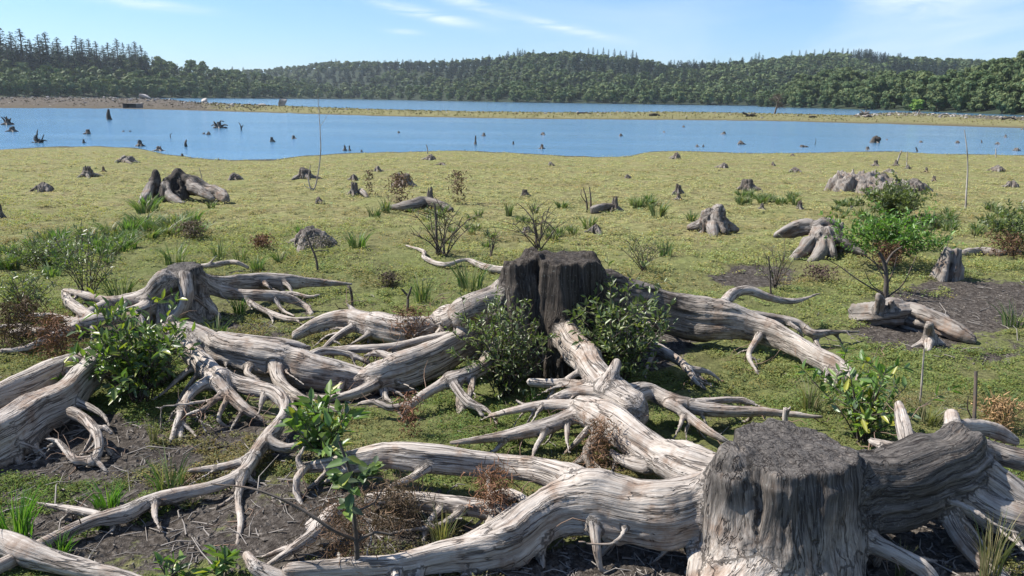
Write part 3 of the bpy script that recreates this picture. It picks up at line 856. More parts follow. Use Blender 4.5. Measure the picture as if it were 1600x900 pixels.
    SS = np.array([g[4] for g in segs]); SR = np.array([g[5] for g in segs]); SU = np.array([g[6] for g in segs])
    a, b = SA[sid], SB[sid]; d = b[:, :3] - a[:, :3]; L = np.sqrt((d * d).sum(1)) + 1e-9
    t = ((V - a[:, :3]) * d).sum(1) / L ** 2
    off = V - a[:, :3] - d * t[:, None]
    u = (off * SN[sid]).sum(1); w = (off * SBn[sid]).sum(1)
    s = SS[sid] + t * L
    tw = np.array([r.twist for r in roots])[SR[sid]] * s
    u, w = u * np.cos(tw) - w * np.sin(tw), u * np.sin(tw) + w * np.cos(tw)
    u = u + SR[sid] * 3.7; w = w + SR[sid] * 1.3
    rad = a[:, 3] + (b[:, 3] - a[:, 3]) * np.clip(t, 0, 1)
    tone = np.array([r.tone[0] for r in roots])[SR[sid]] * (1 - SU[sid]) + np.array([r.tone[1] for r in roots])[SR[sid]] * SU[sid]
    for _ in range(12 if vox < .03 else 3):      # soften the jumps between limbs
        acc = np.zeros(len(V)); c = np.zeros(len(V))
        for i in range(4):
            np.add.at(acc, Q[:, i], tone[Q[:, (i + 1) % 4]] + tone[Q[:, i - 1]]); np.add.at(c, Q[:, i], 2)
        tone = .4 * tone + .6 * acc / np.maximum(c, 1)
    def normals(V):
        e1 = V[Q[:, 2]] - V[Q[:, 0]]; e2 = V[Q[:, 3]] - V[Q[:, 1]]; fn = np.cross(e1, e2)
        N = np.zeros_like(V)
        for i in range(4): np.add.at(N, Q[:, i], fn)
        return N / (np.linalg.norm(N, axis=1)[:, None] + 1e-12)
    N = normals(V)
    f1 = 11.0 if vox < .025 else 8.0
    rid = 1 - 2 * np.abs(vnoise(u * f1 * 1.6, w * f1 * 1.6, s * f1 * .11, seed=seed + 1))
    rid2 = 1 - 2 * np.abs(vnoise(u * f1 * 4, w * f1 * 4, s * f1 * .25, seed=seed + 2))
    lump = fbm(V[:, 0] * 7, V[:, 1] * 7, V[:, 2] * 7, octv=3, seed=seed + 3)
    am = np.minimum(rad, .14)
    dsp = disp * (am * .24 * rid + np.minimum(am, .07) * .16 * rid2 + am * .20 * lump)
    rr_ = SR[sid]
    for ri, r in enumerate(roots):              # sawn faces stay flatter than bark
        if r.cut is None: continue
        m = rr_ == ri; pl = (V[m] - np.asarray(r.cut[0])) @ np.asarray(r.cut[1])
        dsp[m] *= np.where(pl > -.03 - 1.6 * r.cut[2], .3, 1.0)
    for _ in range(2):
        acc = np.zeros(len(V)); c = np.zeros(len(V))
        for i in range(4):
            np.add.at(acc, Q[:, i], dsp[Q[:, (i + 1) % 4]]); np.add.at(c, Q[:, i], 1)
        dsp = .6 * dsp + .4 * acc / np.maximum(c, 1)
    V = V + N * dsp[:, None]
    N = normals(V)
    keys = [r.key for r in roots]; uk = list(dict.fromkeys(keys)); kid = np.array([uk.index(k) for k in keys])
    fk = kid[SR[sid[Q]]]; fk = np.sort(fk, axis=1)[:, 1]
    fk = tidy(Q, fk, len(V))
    out = {}
    for i, kname in enumerate(uk):
        q = Q[fk == i]
        if not len(q): continue
        us, inv = np.unique(q, return_inverse=True)
        out[kname] = dict(V=V[us], Q=inv.reshape(q.shape), N=N[us], gr=np.stack([u, w, s], 1)[us], tone=tone[us])
    return out
def body_mesh(name, g, mat, rel):
    return mesh_data(name, g['V'], [g['Q']], mat, True, {'gr': ('FLOAT_VECTOR', g['gr']), 'tone': ('FLOAT', g['tone'])}, g['N'], rel)
def build_wood(name, label, cat, roots, vox, mat=None, group=None, base=None, cuts=(), disp=1.0, seed=0, zmin=None, hosts=None):
    """keys like 'trunk', 'root#1' become children; 'root#1/rootlet' becomes a sub-part"""
    mat = mat or WOOD
    parts = wood_body(roots, vox, cuts, disp, seed, zmin)
    if base is None: base = roots[0].p[0, :3]
    if len(parts) == 1:
        g = next(iter(parts.values()))
        return tag(link(name, body_mesh(name, g, mat, base), None, base), label, cat, group)
    e = tag(empty(name, base), label, cat, group)
    made = {}
    for k in sorted(parts, key=lambda q: q.count('/')):
        pn = k.split('/')[-1].split('#')[0]
        par = made.get(k.split('/')[0]) if '/' in k else e
        made[k] = link(pn, body_mesh(pn, parts[k], mat, base), par or e)
    return e
def side_roots(rs, n, seed, rmax=.05):
    '''short thin roots that leave the limbs sideways and droop to the soil'''
    rg = np.random.default_rng(seed); out = []
    cand = [r for r in rs if 'root' in r.key and len(r.p) > 4]
    wts = np.array([len(r.p) for r in cand], float); wts /= wts.sum()
    for i in range(n):
        r = cand[int(rg.choice(len(cand), p=wts))]
        k = int(rg.integers(2, len(r.p) - 1)); a = r.p[k]; T = r.p[k] - r.p[k - 1]; T = T[:3] / (np.linalg.norm(T[:3]) + 1e-9)
        o = rg.normal(0, 1, 3); o -= T * (o @ T); o[2] = -abs(o[2]) * .5 - .05; o /= np.linalg.norm(o) + 1e-9
        q0 = min(a[3] * .6, rg.uniform(.012, .036)); L = rg.uniform(.12, .4) + 9 * q0 * rg.random()
        d = o * .8 + T * rg.uniform(.0, .9); d[2] = min(d[2], .05); d /= np.linalg.norm(d)
        p1 = a[:3] + o * a[3] * .6; rows = [list(p1) + [q0]]
        cur = p1
        for j in range(3):
            d = d + rg.normal(0, .38, 3) * [1, 1, .5] + np.array([0, 0, -.14]); d /= np.linalg.norm(d)
            cur = cur + d * (L / 3 + (a[3] * .5 if j == 0 else 0))
            gg = float(gz(cur[0:1], cur[1:2])[0]); cur[2] = max(cur[2], gg - .01)
            rows.append(list(cur) + [max(.008, q0 * (1 - .28 * (j + 1)))])
        out.append(Root(rows, r.key, .08 + rg.uniform(-.1, .3), k=q0 * 1.2, step=.03, wob=.2, seed=seed + i))
    return out
def root_fibres(parent, rs, n, seed, base):
    '''hair-thin root ends that hang from the limbs'''
    rg = np.random.default_rng(seed); g = Geo(); cand = [r for r in rs if 'root' in r.key and len(r.p) > 4]
    for i in range(n):
        r = cand[int(rg.integers(len(cand)))]; k = int(rg.integers(2, len(r.p))); a = r.p[k]
        st = a[:3] + np.array([rg.normal(0, .5) * a[3], rg.normal(0, .5) * a[3], -a[3] * rg.uniform(.2, .9)])
        C = [st]; d = np.array([rg.normal(0, .7), rg.normal(0, .7), -rg.uniform(0, .8)])
        L = rg.uniform(.08, .32)
        for j in range(4):
            d = d + rg.normal(0, .5, 3); d /= np.linalg.norm(d); nx = C[-1] + d * L / 4
            nx[2] = max(nx[2], float(gz(nx[0:1], nx[1:2])[0]) + .003); C.append(nx)
        V, Q, G = tube(np.array(C), np.linspace(.0045, .0015, 5), 4); g.add(V, Q, G=G)
    o = link('root_fibres', g.data('root_fibres', FIBRE, rel=base, tone=.3), parent); o['kind'] = 'stuff'
_rs = [100]
def R(px_pts, key, tone=(0.08, 0.08), thin=1.15, **kw):
    """limb from rows of (px, py, height above ground, radius in metres)"""
    pts = [list(P(a, b, h)) + [r / thin] for a, b, h, r in px_pts]     # taller than wide, the height kept
    kw['e'] = kw.get('e', 1.0) * thin
    _rs[0] += 1
    if key.endswith('/rootlet'): key = '%s#%d' % (key, _rs[0])
    return Root(pts, key, tone if isinstance(tone, tuple) else (tone, tone), seed=_rs[0], **kw)

# ---- A: the big stump at the right
def stump_a():
    Y = 3.62
    c = PY(1236, 700, Y); top = c[2]; g = float(gz(c[0:1], c[1:2])[0])
    cx, cy = c[0], c[1]
    ctop = (cx, cy, top)
    nr = np.array([0.03, -0.06, 1.0]); nr /= np.linalg.norm(nr)
    rs = [Root([[cx + .03, cy, g - .1, .31], [cx + .02, cy, g + .2, .285], [cx + .01, cy, g + .42, .285], [cx, cy + .01, top + .15, .285]], 'trunk', (0.3, 1.0), k=.05, flute=(3, .065, .8), cut=(ctop, nr, .022), wob=0, seed=1)]
    # the low split lobe on the left edge
    l = PY(1146, 716, Y - .08)
    rs.append(Root([[l[0] + .06, l[1], g + .1, .15], [l[0] + .02, l[1], l[2] - .1, .115], [l[0], l[1], l[2] - .02, .085]], 'trunk', (.3, .8), k=.05, wob=0, seed=2))
    # front flare and left main blade
    rs += [Root([list(PY(1222, 770, Y - .04)) + [.11], list(PY(1205, 850, Y - .11)) + [.13], list(PY(1172, 920, Y - .24)) + [.145], list(PY(1095, 990, Y - .45)) + [.14]], 'trunk', (.45, -.3), k=.24, wob=0, seed=21),
           Root([list(PY(1270, 850, Y - .08)) + [.15], list(PY(1268, 900, Y - .13)) + [.18], list(PY(1262, 980, Y - .2)) + [.22]], 'trunk', (.6, .3), k=.2, wob=0, seed=22),
           R([(1165, 760, .40, .11), (1105, 785, .35, .12), (1050, 800, .30, .13), (985, 803, .26, .125), (925, 795, .25, .115), (875, 798, .22, .10), (835, 825, .17, .10), (800, 850, .12, .095), (750, 862, .1, .07), (690, 874, .09, .055), (620, 888, .07, .05), (540, 893, .06, .045), (450, 898, .05, .04)], 'root#1', thin=1.25, tone=(.42, -.25), e=1.35, k=.10),
           R([(925, 775, .30, .09), (880, 748, .28, .075), (840, 734, .25, .065), (800, 728, .22, .062), (720, 722, .2, .068), (660, 716, .2, .066), (600, 713, .18, .062), (556, 720, .15, .058), (515, 726, .12, .04), (470, 732, .08, .026)], 'root#1', thin=1.3, tone=.06, k=.07, e=1.15),
           R([(478, 730, .1, .024), (464, 748, .1, .02), (463, 768, .04, .02), (475, 797, -.02, .012)], 'root#1/rootlet', .05, k=.02),
           R([(470, 732, .1, .022), (466, 716, .16, .016), (476, 698, .22, .009)], 'root#1/rootlet', .05, k=.02),
           R([(840, 815, .17, .05), (790, 803, .15, .042), (712, 790, .12, .045), (650, 782, .1, .046), (580, 780, .07, .035)], 'root#1/rootlet', .1, k=.04),
           R([(835, 800, .2, .035), (812, 775, .2, .026), (785, 768, .17, .022), (762, 776, .12, .014), (756, 786, .06, .009)], 'root#1/rootlet', .05, k=.03),
           R([(806, 792, .2, .025), (775, 815, .17, .022), (735, 838, .14, .02), (690, 862, .1, .018)], 'root#1/rootlet', .15, k=.02),
           R([(1150, 750, .38, .12), (1100, 745, .32, .125), (1050, 724, .28, .125), (1000, 698, .26, .12), (955, 664, .25, .11), (915, 640, .24, .09)], 'root#3', (.2, .0), k=.1, e=.95),
           R([(930, 648, .24, .075), (898, 648, .22, .06), (870, 660, .19, .055), (830, 672, .15, .05), (780, 682, .12, .035), (705, 692, .06, .014)], 'root#3/rootlet', .1, k=.05),
           R([(930, 640, .24, .06), (895, 634, .24, .035), (850, 632, .2, .032), (805, 640, .15, .027), (765, 650, .08, .014)], 'root#3/rootlet', .05, k=.04),
           R([(940, 680, .2, .05), (918, 705, .1, .035), (925, 742, -.02, .02)], 'root#3/rootlet', .25, k=.05),
           R([(1010, 730, .22, .05), (975, 722, .2, .035), (955, 706, .2, .022)], 'root#3/rootlet', .15, k=.05)]
    # right side: a weathered plank-like spur, shade painted in by a raised tone; arches, splits
    rs += [R([(1285, 790, .30, .20), (1350, 772, .33, .19), (1400, 758, .35, .175), (1450, 738, .39, .155), (1490, 718, .42, .13)], 'root#4', (1.15, .8), e=1.2, k=.08),
           R([(1480, 722, .43, .11), (1515, 735, .37, .10), (1560, 765, .27, .105), (1620, 805, .16, .11), (1680, 845, .05, .1)], 'root#4', (.5, .02), k=.07, e=1.1),
           R([(1462, 740, .4, .1), (1500, 772, .3, .075), (1550, 800, .22, .075), (1610, 822, .14, .08)], 'root#5', (.55, .15), k=.06, e=1.1),
           R([(1455, 755, .36, .06), (1476, 800, .22, .045), (1510, 850, .1, .045), (1565, 905, -.02, .045)], 'root#5/rootlet', .2, k=.06),
           R([(1318, 800, .3, .08), (1345, 838, .2, .05), (1395, 866, .14, .042), (1436, 885, .1, .042), (1460, 910, .02, .04)], 'root#6', (.7, .15), k=.08),
           R([(1490, 700, .46, .10), (1540, 703, .4, .06), (1590, 716, .34, .055), (1660, 730, .25, .05)], 'root#7', (.7, .2), k=.06),
           R([(1488, 702, .44, .055), (1488, 680, .52, .05), (1487, 660, .58, .042), (1486, 648, .62, .035)], 'root#7/rootlet', .05, k=.04),
           R([(1490, 668, .55, .03), (1530, 668, .5, .03), (1560, 676, .44, .028), (1588, 690, .38, .016)], 'root#7/rootlet', (.1, .3), k=.02, e=1.5),
           R([(1428, 715, .42, .06), (1420, 690, .46, .045), (1414, 662, .5, .04), (1406, 634, .55, .026)], 'root#8', (.4, .0), k=.05),
           R([(1425, 705, .42, .045), (1395, 700, .42, .036), (1362, 690, .42, .02)], 'root#8', .03, k=.03),
           R([(1100, 860, .12, .05), (1090, 880, .1, .042), (1082, 905, .05, .04)], 'root#9', .2, k=.05)]
    cuts = [(PY(1180, 738, Y - .36), PY(1152, 692, Y - .02), .013, .018),
            (PY(1258, 690, Y - .34), PY(1262, 800, Y - .32), .006, .006)]
    fib = list(rs); rs = rs + side_roots(rs, 96, 901)
    e = build_wood('tree_stump', 'largest weathered tree stump at lower right with cracked grey top and bleached spreading roots', 'tree stump', rs, .0135, WOOD, 'big root-plate stumps', base=(cx, cy, g), cuts=cuts, disp=.62, seed=11, zmin=.05)
    root_fibres(e, fib, 150, 951, np.array((cx, cy, g), float))
stump_a()

# ---- B: the charred stump in the middle
def stump_b():
    Y = 6.45
    c = PY(868, 398, Y); g = .33; top = c[2]
    cx, cy = c[0], c[1]
    nr = np.array([-.02, -.12, 1.0]); nr /= np.linalg.norm(nr)
    c2 = PY(886, 402, Y); l = PY(806, 404, Y - .02); l2 = PY(775, 462, Y - .05); l3 = PY(735, 480, Y - .1)
    rs = [Root([[c2[0] + .02, cy + .05, g + .1, .38], [c2[0], cy, g + .45, .30], [c2[0], cy, top - .2, .27], [c2[0], cy, top + .14, .27]], 'trunk', (.85, 1.35), k=.05, flute=(4, .06, 2.0), cut=(c2, np.array([.04, 0, 1.]), .03), wob=0, seed=3),
          Root([[l[0] + .12, l[1] + .02, g + .2, .22], [l[0] + .07, l[1], g + .6, .19], [l[0] + .04, l[1], top - .16, .16], [l[0] + .03, l[1], top + .12, .15]], 'trunk', (.55, 1.1), k=.07, flute=(3, .10, .3), cut=((l[0] + .03, l[1], top - .05), np.array([-.42, -.1, .9]), .06), wob=0, seed=4),
          Root([list(PY(922, 404, Y + .05)) + [.06], list(PY(924, 430, Y + .03)) + [.11], list(PY(918, 480, Y)) + [.18]], 'trunk', (1.15, 1.0), k=.05, wob=0, seed=5)]
    rs += [Root([list(l - np.array([0, 0, .25])) + [.13], list(l2) + [.10], list(l3) + [.10], list(P(690, 503, .26)) + [.10]], 'root#1', (.4, .05), k=.08, seed=6),
           R([(770, 488, .34, .13), (735, 505, .27, .12), (690, 513, .22, .105), (640, 516, .2, .10), (585, 508, .2, .10), (540, 498, .2, .075), (498, 506, .16, .062), (462, 524, .08, .045)], 'root#1', thin=1.25, tone=(.1, .02), k=.08, e=1.1),
           R([(600, 506, .2, .06), (562, 508, .18, .042), (535, 520, .14, .036), (512, 538, .08, .03), (500, 552, .0, .03)], 'root#1/rootlet', .08, k=.05),
           R([(560, 492, .22, .045), (548, 480, .26, .025), (542, 474, .3, .01)], 'root#1/rootlet', .05, k=.04),
           R([(790, 455, .34, .08), (740, 465, .26, .065), (700, 478, .2, .05), (650, 482, .16, .06), (600, 479, .14, .06), (550, 474, .12, .05), (490, 468, .08, .03)], 'root#2', (.3, .1), k=.05),
           R([(690, 470, .2, .03), (690, 455, .2, .024), (686, 446, .25, .012)], 'root#2/rootlet', .02, k=.03),
           R([(800, 495, .34, .12), (760, 510, .3, .115), (720, 535, .26, .13), (670, 563, .2, .145), (620, 582, .16, .125), (585, 590, .12, .09), (556, 597, .08, .05), (541, 604, .03, .02)], 'root#3', thin=1.45, tone=(.25, .03), k=.08, e=1.1),
           R([(700, 525, .28, .045), (660, 532, .25, .035), (600, 544, .22, .032), (545, 546, .2, .032), (500, 546, .2, .024)], 'root#3/rootlet', .12, k=.04),
           R([(582, 544, .22, .025), (583, 556, .15, .016), (587, 563, .08, .01)], 'root#3/rootlet', .1, k=.02),
           R([(810, 530, .3, .12), (785, 548, .28, .09), (760, 568, .26, .07), (725, 585, .22, .06), (702, 593, .2, .055)], 'root#4', (.4, .06), k=.08),
           R([(708, 592, .2, .05), (680, 606, .15, .04), (655, 622, .12, .034), (636, 640, .06, .03), (630, 650, .0, .028)], 'root#4/rootlet', .05, k=.04),
           R([(640, 632, .08, .03), (608, 638, .09, .024), (585, 628, .12, .022), (557, 632, .08, .011)], 'root#4/rootlet', .35, k=.02),
           R([(704, 592, .2, .045), (718, 612, .15, .036), (735, 630, .1, .034), (757, 638, .08, .02), (770, 650, .05, .014), (777, 668, .0, .011)], 'root#4/rootlet', .05, k=.03),
           R([(690, 520, .24, .05), (675, 536, .16, .035), (640, 548, .1, .026), (610, 552, .06, .018)], 'root#1/rootlet', .1, k=.04),
           R([(640, 560, .2, .05), (615, 560, .24, .04), (590, 552, .26, .028), (570, 556, .24, .014)], 'root#3/rootlet', .05, k=.04),
           R([(600, 590, .12, .05), (560, 612, .06, .035), (520, 622, .03, .025), (490, 618, .04, .014)], 'root#3/rootlet', .1, k=.04),
           # front buttress that runs towards the viewer
           R([(872, 440, .62, .12), (874, 480, .54, .115), (884, 515, .46, .115), (904, 550, .40, .115), (938, 592, .33, .10), (970, 625, .26, .11), (990, 645, .2, .10)], 'root#5', (.6, -.05), k=.09, e=1.0),
           R([(945, 604, .33, .065), (954, 586, .42, .05), (961, 570, .47, .042)], 'root#5/rootlet', .15, k=.04),
           R([(985, 618, .26, .075), (1015, 612, .24, .06), (1052, 628, .2, .052), (1125, 642, .15, .042), (1200, 644, .13, .030), (1285, 652, .1, .012)], 'root#6', .08, k=.05),
           R([(1045, 632, .2, .04), (1080, 655, .14, .034), (1115, 678, .1, .026), (1150, 699, .04, .013)], 'root#6/rootlet', .02, k=.03),
           R([(1060, 632, .2, .034), (1110, 627, .18, .028), (1160, 626, .15, .022), (1188, 636, .12, .01)], 'root#6/rootlet', .2, k=.02),
           R([(985, 640, .24, .10), (950, 622, .26, .07), (915, 614, .25, .05), (885, 618, .23, .04), (862, 624, .2, .026)], 'root#7', .15, k=.05, e=1.25),
           R([(950, 606, .3, .05), (915, 602, .28, .036), (875, 600, .25, .034), (828, 597, .22, .028)], 'root#7', .02, k=.04),
           R([(832, 598, .2, .026), (822, 612, .13, .02), (815, 628, .0, .016)], 'root#7/rootlet', .2, k=.02),
           # right blade
           R([(915, 470, .5, .19), (960, 475, .42, .165), (1010, 483, .36, .145), (1075, 494, .30, .13), (1130, 502, .27, .115), (1180, 512, .24, .09), (1220, 528, .2, .07), (1265, 552, .15, .062), (1310, 576, .1, .05), (1345, 600, .04, .03)], 'root#8', thin=1.3, tone=(.85, -.02), k=.1, e=1.55),
           R([(1130, 478, .4, .06), (1146, 458, .44, .055), (1172, 454, .42, .048), (1200, 464, .36, .036), (1240, 471, .3, .026), (1285, 457, .32, .008)], 'root#9', (.1, .35), k=.06),
           R([(1160, 492, .32, .05), (1210, 498, .26, .045), (1250, 508, .2, .04), (1272, 522, .14, .04), (1300, 519, .13, .026), (1342, 518, .1, .012)], 'root#10', .35, k=.05),
           R([(1274, 522, .12, .035), (1276, 538, .05, .03), (1282, 552, -.02, .028)], 'root#10/rootlet', .3, k=.02),
           R([(1300, 519, .12, .02), (1312, 530, .05, .015), (1318, 541, .0, .01)], 'root#10/rootlet', .4, k=.02),
           R([(1285, 552, .12, .035), (1330, 556, .12, .028), (1370, 554, .13, .022), (1405, 551, .15, .02), (1420, 538, .2, .012)], 'root#8/rootlet', .15, k=.03),
           R([(1360, 556, .12, .018), (1372, 570, .06, .012), (1380, 582, .0, .01)], 'root#8/rootlet', .15, k=.02),
           R([(1186, 525, .2, .04), (1172, 545, .13, .026), (1170, 560, .08, .022), (1186, 586, -.01, .014)], 'root#8/rootlet', .08, k=.04),
           R([(1255, 555, .12, .025), (1258, 572, .03, .016)], 'root#8/rootlet', .08, k=.03),
           R([(945, 520, .3, .11), (1000, 536, .22, .06), (1045, 556, .17, .042), (1075, 577, .12, .034), (1085, 594, .08, .026), (1103, 609, .02, .014)], 'root#11', (.6, .05), k=.06),
           R([(1070, 575, .12, .03), (1105, 580, .1, .02), (1125, 594, .03, .012)], 'root#11/rootlet', .1, k=.02)]
    cuts = [(PY(828, 393, Y - .28), PY(832, 425, Y - .2), .03, .025), (PY(862, 412, Y - .36), PY(862, 455, Y - .33), .008, .008), (PY(900, 400, Y - .38), PY(902, 460, Y - .33), .01, .006)]
    fib = list(rs); rs = rs + side_roots(rs, 120, 902)
    e = build_wood('tree_stump', 'charred upright tree stump in the middle of the picture standing between two leafy bushes', 'tree stump', rs, .0165, CHAR, 'big root-plate stumps', base=(cx, cy, g), cuts=cuts, disp=.6, seed=23, zmin=.05)
    root_fibres(e, fib, 150, 952, np.array((cx, cy, g), float))
stump_b()

# ---- C: the smaller flat-topped stump on the left
def stump_c():
    Y = 8.0
    c = PY(284, 418, Y); g = .33; top = c[2]; cx, cy = c[0], c[1]
    nr = np.array([-.10, -.12, 1.0]); nr /= np.linalg.norm(nr)
    rs = [Root([[cx - .02, cy, g - .05, .33], [cx - .01, cy, g + .22, .23], [cx, cy, top - .1, .19], [cx, cy, top + .14, .19]], 'trunk', (.35, 1.1), k=.05, flute=(4, .08, .4), cut=(c, nr, .02), wob=0, seed=7),
          R([(258, 440, .45, .10), (232, 462, .28, .08), (190, 470, .2, .06), (158, 480, .15, .052), (135, 492, .1, .045), (115, 504, .04, .03)], 'root#1', (.4, .02), k=.08),
          R([(180, 470, .2, .04), (150, 466, .2, .034), (120, 458, .2, .036), (100, 455, .18, .03), (104, 472, .08, .028), (112, 486, .0, .03)], 'root#1/rootlet', .03, k=.03),
          R([(288, 435, .46, .085), (291, 460, .32, .075), (286, 480, .2, .065), (268, 500, .06, .055)], 'root#2', (.3, .0), k=.05),
          R([(296, 462, .25, .05), (318, 472, .18, .034), (334, 484, .1, .028), (346, 498, .0, .02)], 'root#2/rootlet', .02, k=.03),
          R([(308, 435, .42, .09), (335, 452, .27, .06), (370, 460, .2, .06), (410, 462, .18, .055), (450, 466, .14, .05), (478, 478, .07, .04), (488, 492, .0, .03)], 'root#3', thin=1.3, tone=(.4, .05), k=.06),
          R([(420, 463, .16, .036), (455, 458, .18, .026), (482, 464, .18, .02), (500, 460, .2, .012)], 'root#3/rootlet', .02, k=.03),
          R([(430, 468, .13, .03), (440, 484, .06, .022), (460, 494, .03, .016)], 'root#3/rootlet', .05, k=.03),
          R([(385, 470, .14, .03), (420, 488, .08, .03), (455, 500, .04, .026), (490, 496, .05, .016)], 'root#3/rootlet', .12, k=.03),
          R([(305, 440, .38, .08), (345, 444, .3, .07), (400, 440, .26, .075), (450, 440, .2, .065), (500, 442, .14, .045), (550, 444, .1, .014)], 'root#4', thin=1.3, tone=(.45, .12), k=.05, e=1.2),
          R([(440, 434, .24, .035), (490, 432, .2, .03), (528, 438, .13, .013)], 'root#4/rootlet', .2, k=.03),
          R([(345, 436, .3, .02), (380, 432, .27, .018), (450, 426, .24, .009)], 'root#4/rootlet', .4, k=.02),
          R([(252, 470, .2, .1), (215, 488, .15, .07), (160, 500, .12, .062), (95, 515, .08, .05), (20, 520, .04, .03)], 'root#5', (.2, .08), k=.06),
          R([(130, 506, .1, .04), (90, 495, .1, .03), (30, 492, .06, .02)], 'root#5/rootlet', .1, k=.03),
          R([(150, 500, .12, .05), (118, 480, .14, .05), (104, 462, .16, .04), (112, 452, .2, .02)], 'root#5/rootlet', .0, k=.03),
          R([(120, 510, .1, .045), (80, 528, .08, .04), (40, 545, .05, .03), (0, 548, .03, .02)], 'root#5/rootlet', .1, k=.03),
          R([(165, 498, .12, .05), (190, 488, .2, .05), (215, 496, .2, .04), (225, 515, .1, .03)], 'root#5/rootlet', .05, k=.03),
          R([(60, 518, .07, .035), (30, 508, .1, .026), (-10, 512, .08, .02)], 'root#5/rootlet', .05, k=.02)]
    fib = list(rs); rs = rs + side_roots(rs, 44, 903)
    e = build_wood('tree_stump', 'flat-topped grey stump at the left with long horizontal roots running to the right', 'tree stump', rs, .0175, WOOD, 'big root-plate stumps', base=(cx, cy, g), disp=.6, seed=35, zmin=.05)
    root_fibres(e, fib, 60, 953, np.array((cx, cy, g), float))
stump_c()

# ---- D: the root crown hidden below the glossy bush
def stump_d():
    c = P(225, 575, .12)
    rs = [Root([list(P(225, 600, -.05)) + [.22], list(P(228, 575, .12)) + [.19], list(P(232, 555, .2)) + [.13]], 'root_crown', (.6, .7), k=.06, seed=8),
          R([(262, 530, .3, .12), (300, 532, .3, .13), (345, 552, .24, .15), (400, 564, .2, .155), (450, 570, .18, .15), (500, 580, .15, .135), (550, 590, .11, .105), (600, 600, .07, .08), (640, 606, .02, .05)], 'root#1', thin=1.55, tone=(.15, .2), k=.1, e=1.1),
          R([(345, 525, .33, .05), (400, 532, .3, .045), (450, 537, .28, .04), (482, 544, .24, .02)], 'root#1/rootlet', .1, k=.04),
          R([(285, 530, .32, .095), (308, 555, .28, .085), (330, 580, .24, .08), (345, 596, .22, .075)], 'root#2', thin=1.3, tone=.05, k=.08),
          R([(340, 592, .22, .06), (312, 602, .2, .042), (292, 622, .15, .036), (280, 655, .08, .03), (268, 690, .0, .016)], 'root#2/rootlet', .05, k=.05),
          R([(281, 650, .08, .022), (282, 680, .02, .016), (283, 702, -.02, .01)], 'root#2/rootlet', .05, k=.02),
          R([(345, 598, .22, .055), (362, 618, .17, .042), (384, 638, .12, .034), (412, 656, .05, .014)], 'root#2/rootlet', .08, k=.05),
          R([(340, 620, .2, .025), (320, 638, .16, .02), (292, 648, .13, .014)], 'root#2/rootlet', .05, k=.02),
          R([(350, 592, .22, .065), (395, 606, .19, .055), (430, 618, .17, .05), (443, 640, .14, .046), (432, 668, .11, .046), (412, 692, .09, .042), (398, 714, .08, .040), (378, 740, .08, .038), (330, 760, .08, .040), (240, 782, .07, .042), (195, 802, .07, .046), (150, 812, .07, .036), (75, 846, .05, .034), (0, 884, .05, .032), (-50, 910, .03, .03)], 'root#3', .04, k=.06),
          R([(170, 808, .07, .026), (115, 796, .08, .022), (55, 786, .08, .010)], 'root#3/rootlet', .04, k=.02),
          R([(402, 712, .1, .028), (355, 728, .08, .025), (297, 736, .07, .016)], 'root#3/rootlet', .06, k=.03),
          R([(345, 622, .2, .014), (300, 630, .19, .012), (243, 636, .18, .006)], 'root#2/rootlet', .15, k=.01),
          R([(188, 552, .26, .10), (158, 560, .26, .10), (132, 592, .22, .11), (95, 628, .18, .13), (50, 658, .15, .145), (0, 688, .12, .15), (-60, 715, .08, .14)], 'root#4', thin=1.5, tone=(.12, .04), k=.08, e=1.1),
          R([(165, 558, .28, .08), (110, 575, .25, .075), (55, 598, .2, .085), (0, 618, .16, .085), (-60, 640, .1, .08)], 'root#5', thin=1.45, tone=.08, k=.06, e=1.1),
          R([(430, 572, .2, .06), (440, 600, .12, .045), (470, 622, .06, .034), (520, 640, .03, .022), (560, 648, .02, .012)], 'root#1/rootlet', .12, k=.05),
          R([(480, 560, .22, .05), (505, 548, .24, .04), (540, 552, .2, .03), (575, 566, .14, .02)], 'root#1/rootlet', .02, k=.04),
          R([(420, 690, .1, .035), (450, 700, .08, .03), (480, 694, .1, .025), (505, 704, .06, .016)], 'root#3/rootlet', .05, k=.03),
          R([(380, 740, .08, .03), (372, 780, .03, .024), (376, 815, .02, .02), (370, 850, .0, .014)], 'root#3/rootlet', .3, k=.03),
          R([(60, 655, .12, .07), (40, 690, .06, .05), (0, 720, .03, .04), (-40, 735, .0, .03)], 'root#4/rootlet', .1, k=.05),
          R([(112, 645, .17, .04), (136, 660, .15, .034), (152, 680, .12, .032), (154, 705, .08, .032), (142, 722, .05, .03)], 'root#6', .04, k=.05),
          R([(144, 720, .05, .028), (118, 720, .06, .025), (101, 702, .1, .024), (88, 688, .14, .02), (72, 685, .16, .009)], 'root#6/rootlet', .03, k=.02),
          R([(144, 718, .05, .024), (158, 726, .04, .018), (170, 740, .0, .008)], 'root#6/rootlet', .03, k=.02),
          R([(148, 672, .13, .026), (165, 668, .15, .018), (175, 678, .12, .012)], 'root#6/rootlet', .03, k=.02)]
    fib = list(rs); rs = rs + side_roots(rs, 120, 904)
    e = build_wood('uprooted_stump', 'sprawling bleached root mass at lower left, its crown covered by a glossy green bush', 'tree stump', rs, .0145, WOOD, 'big root-plate stumps', base=c, disp=.62, seed=47, zmin=.05)
    root_fibres(e, fib, 150, 954, np.array(c, float))
stump_d()

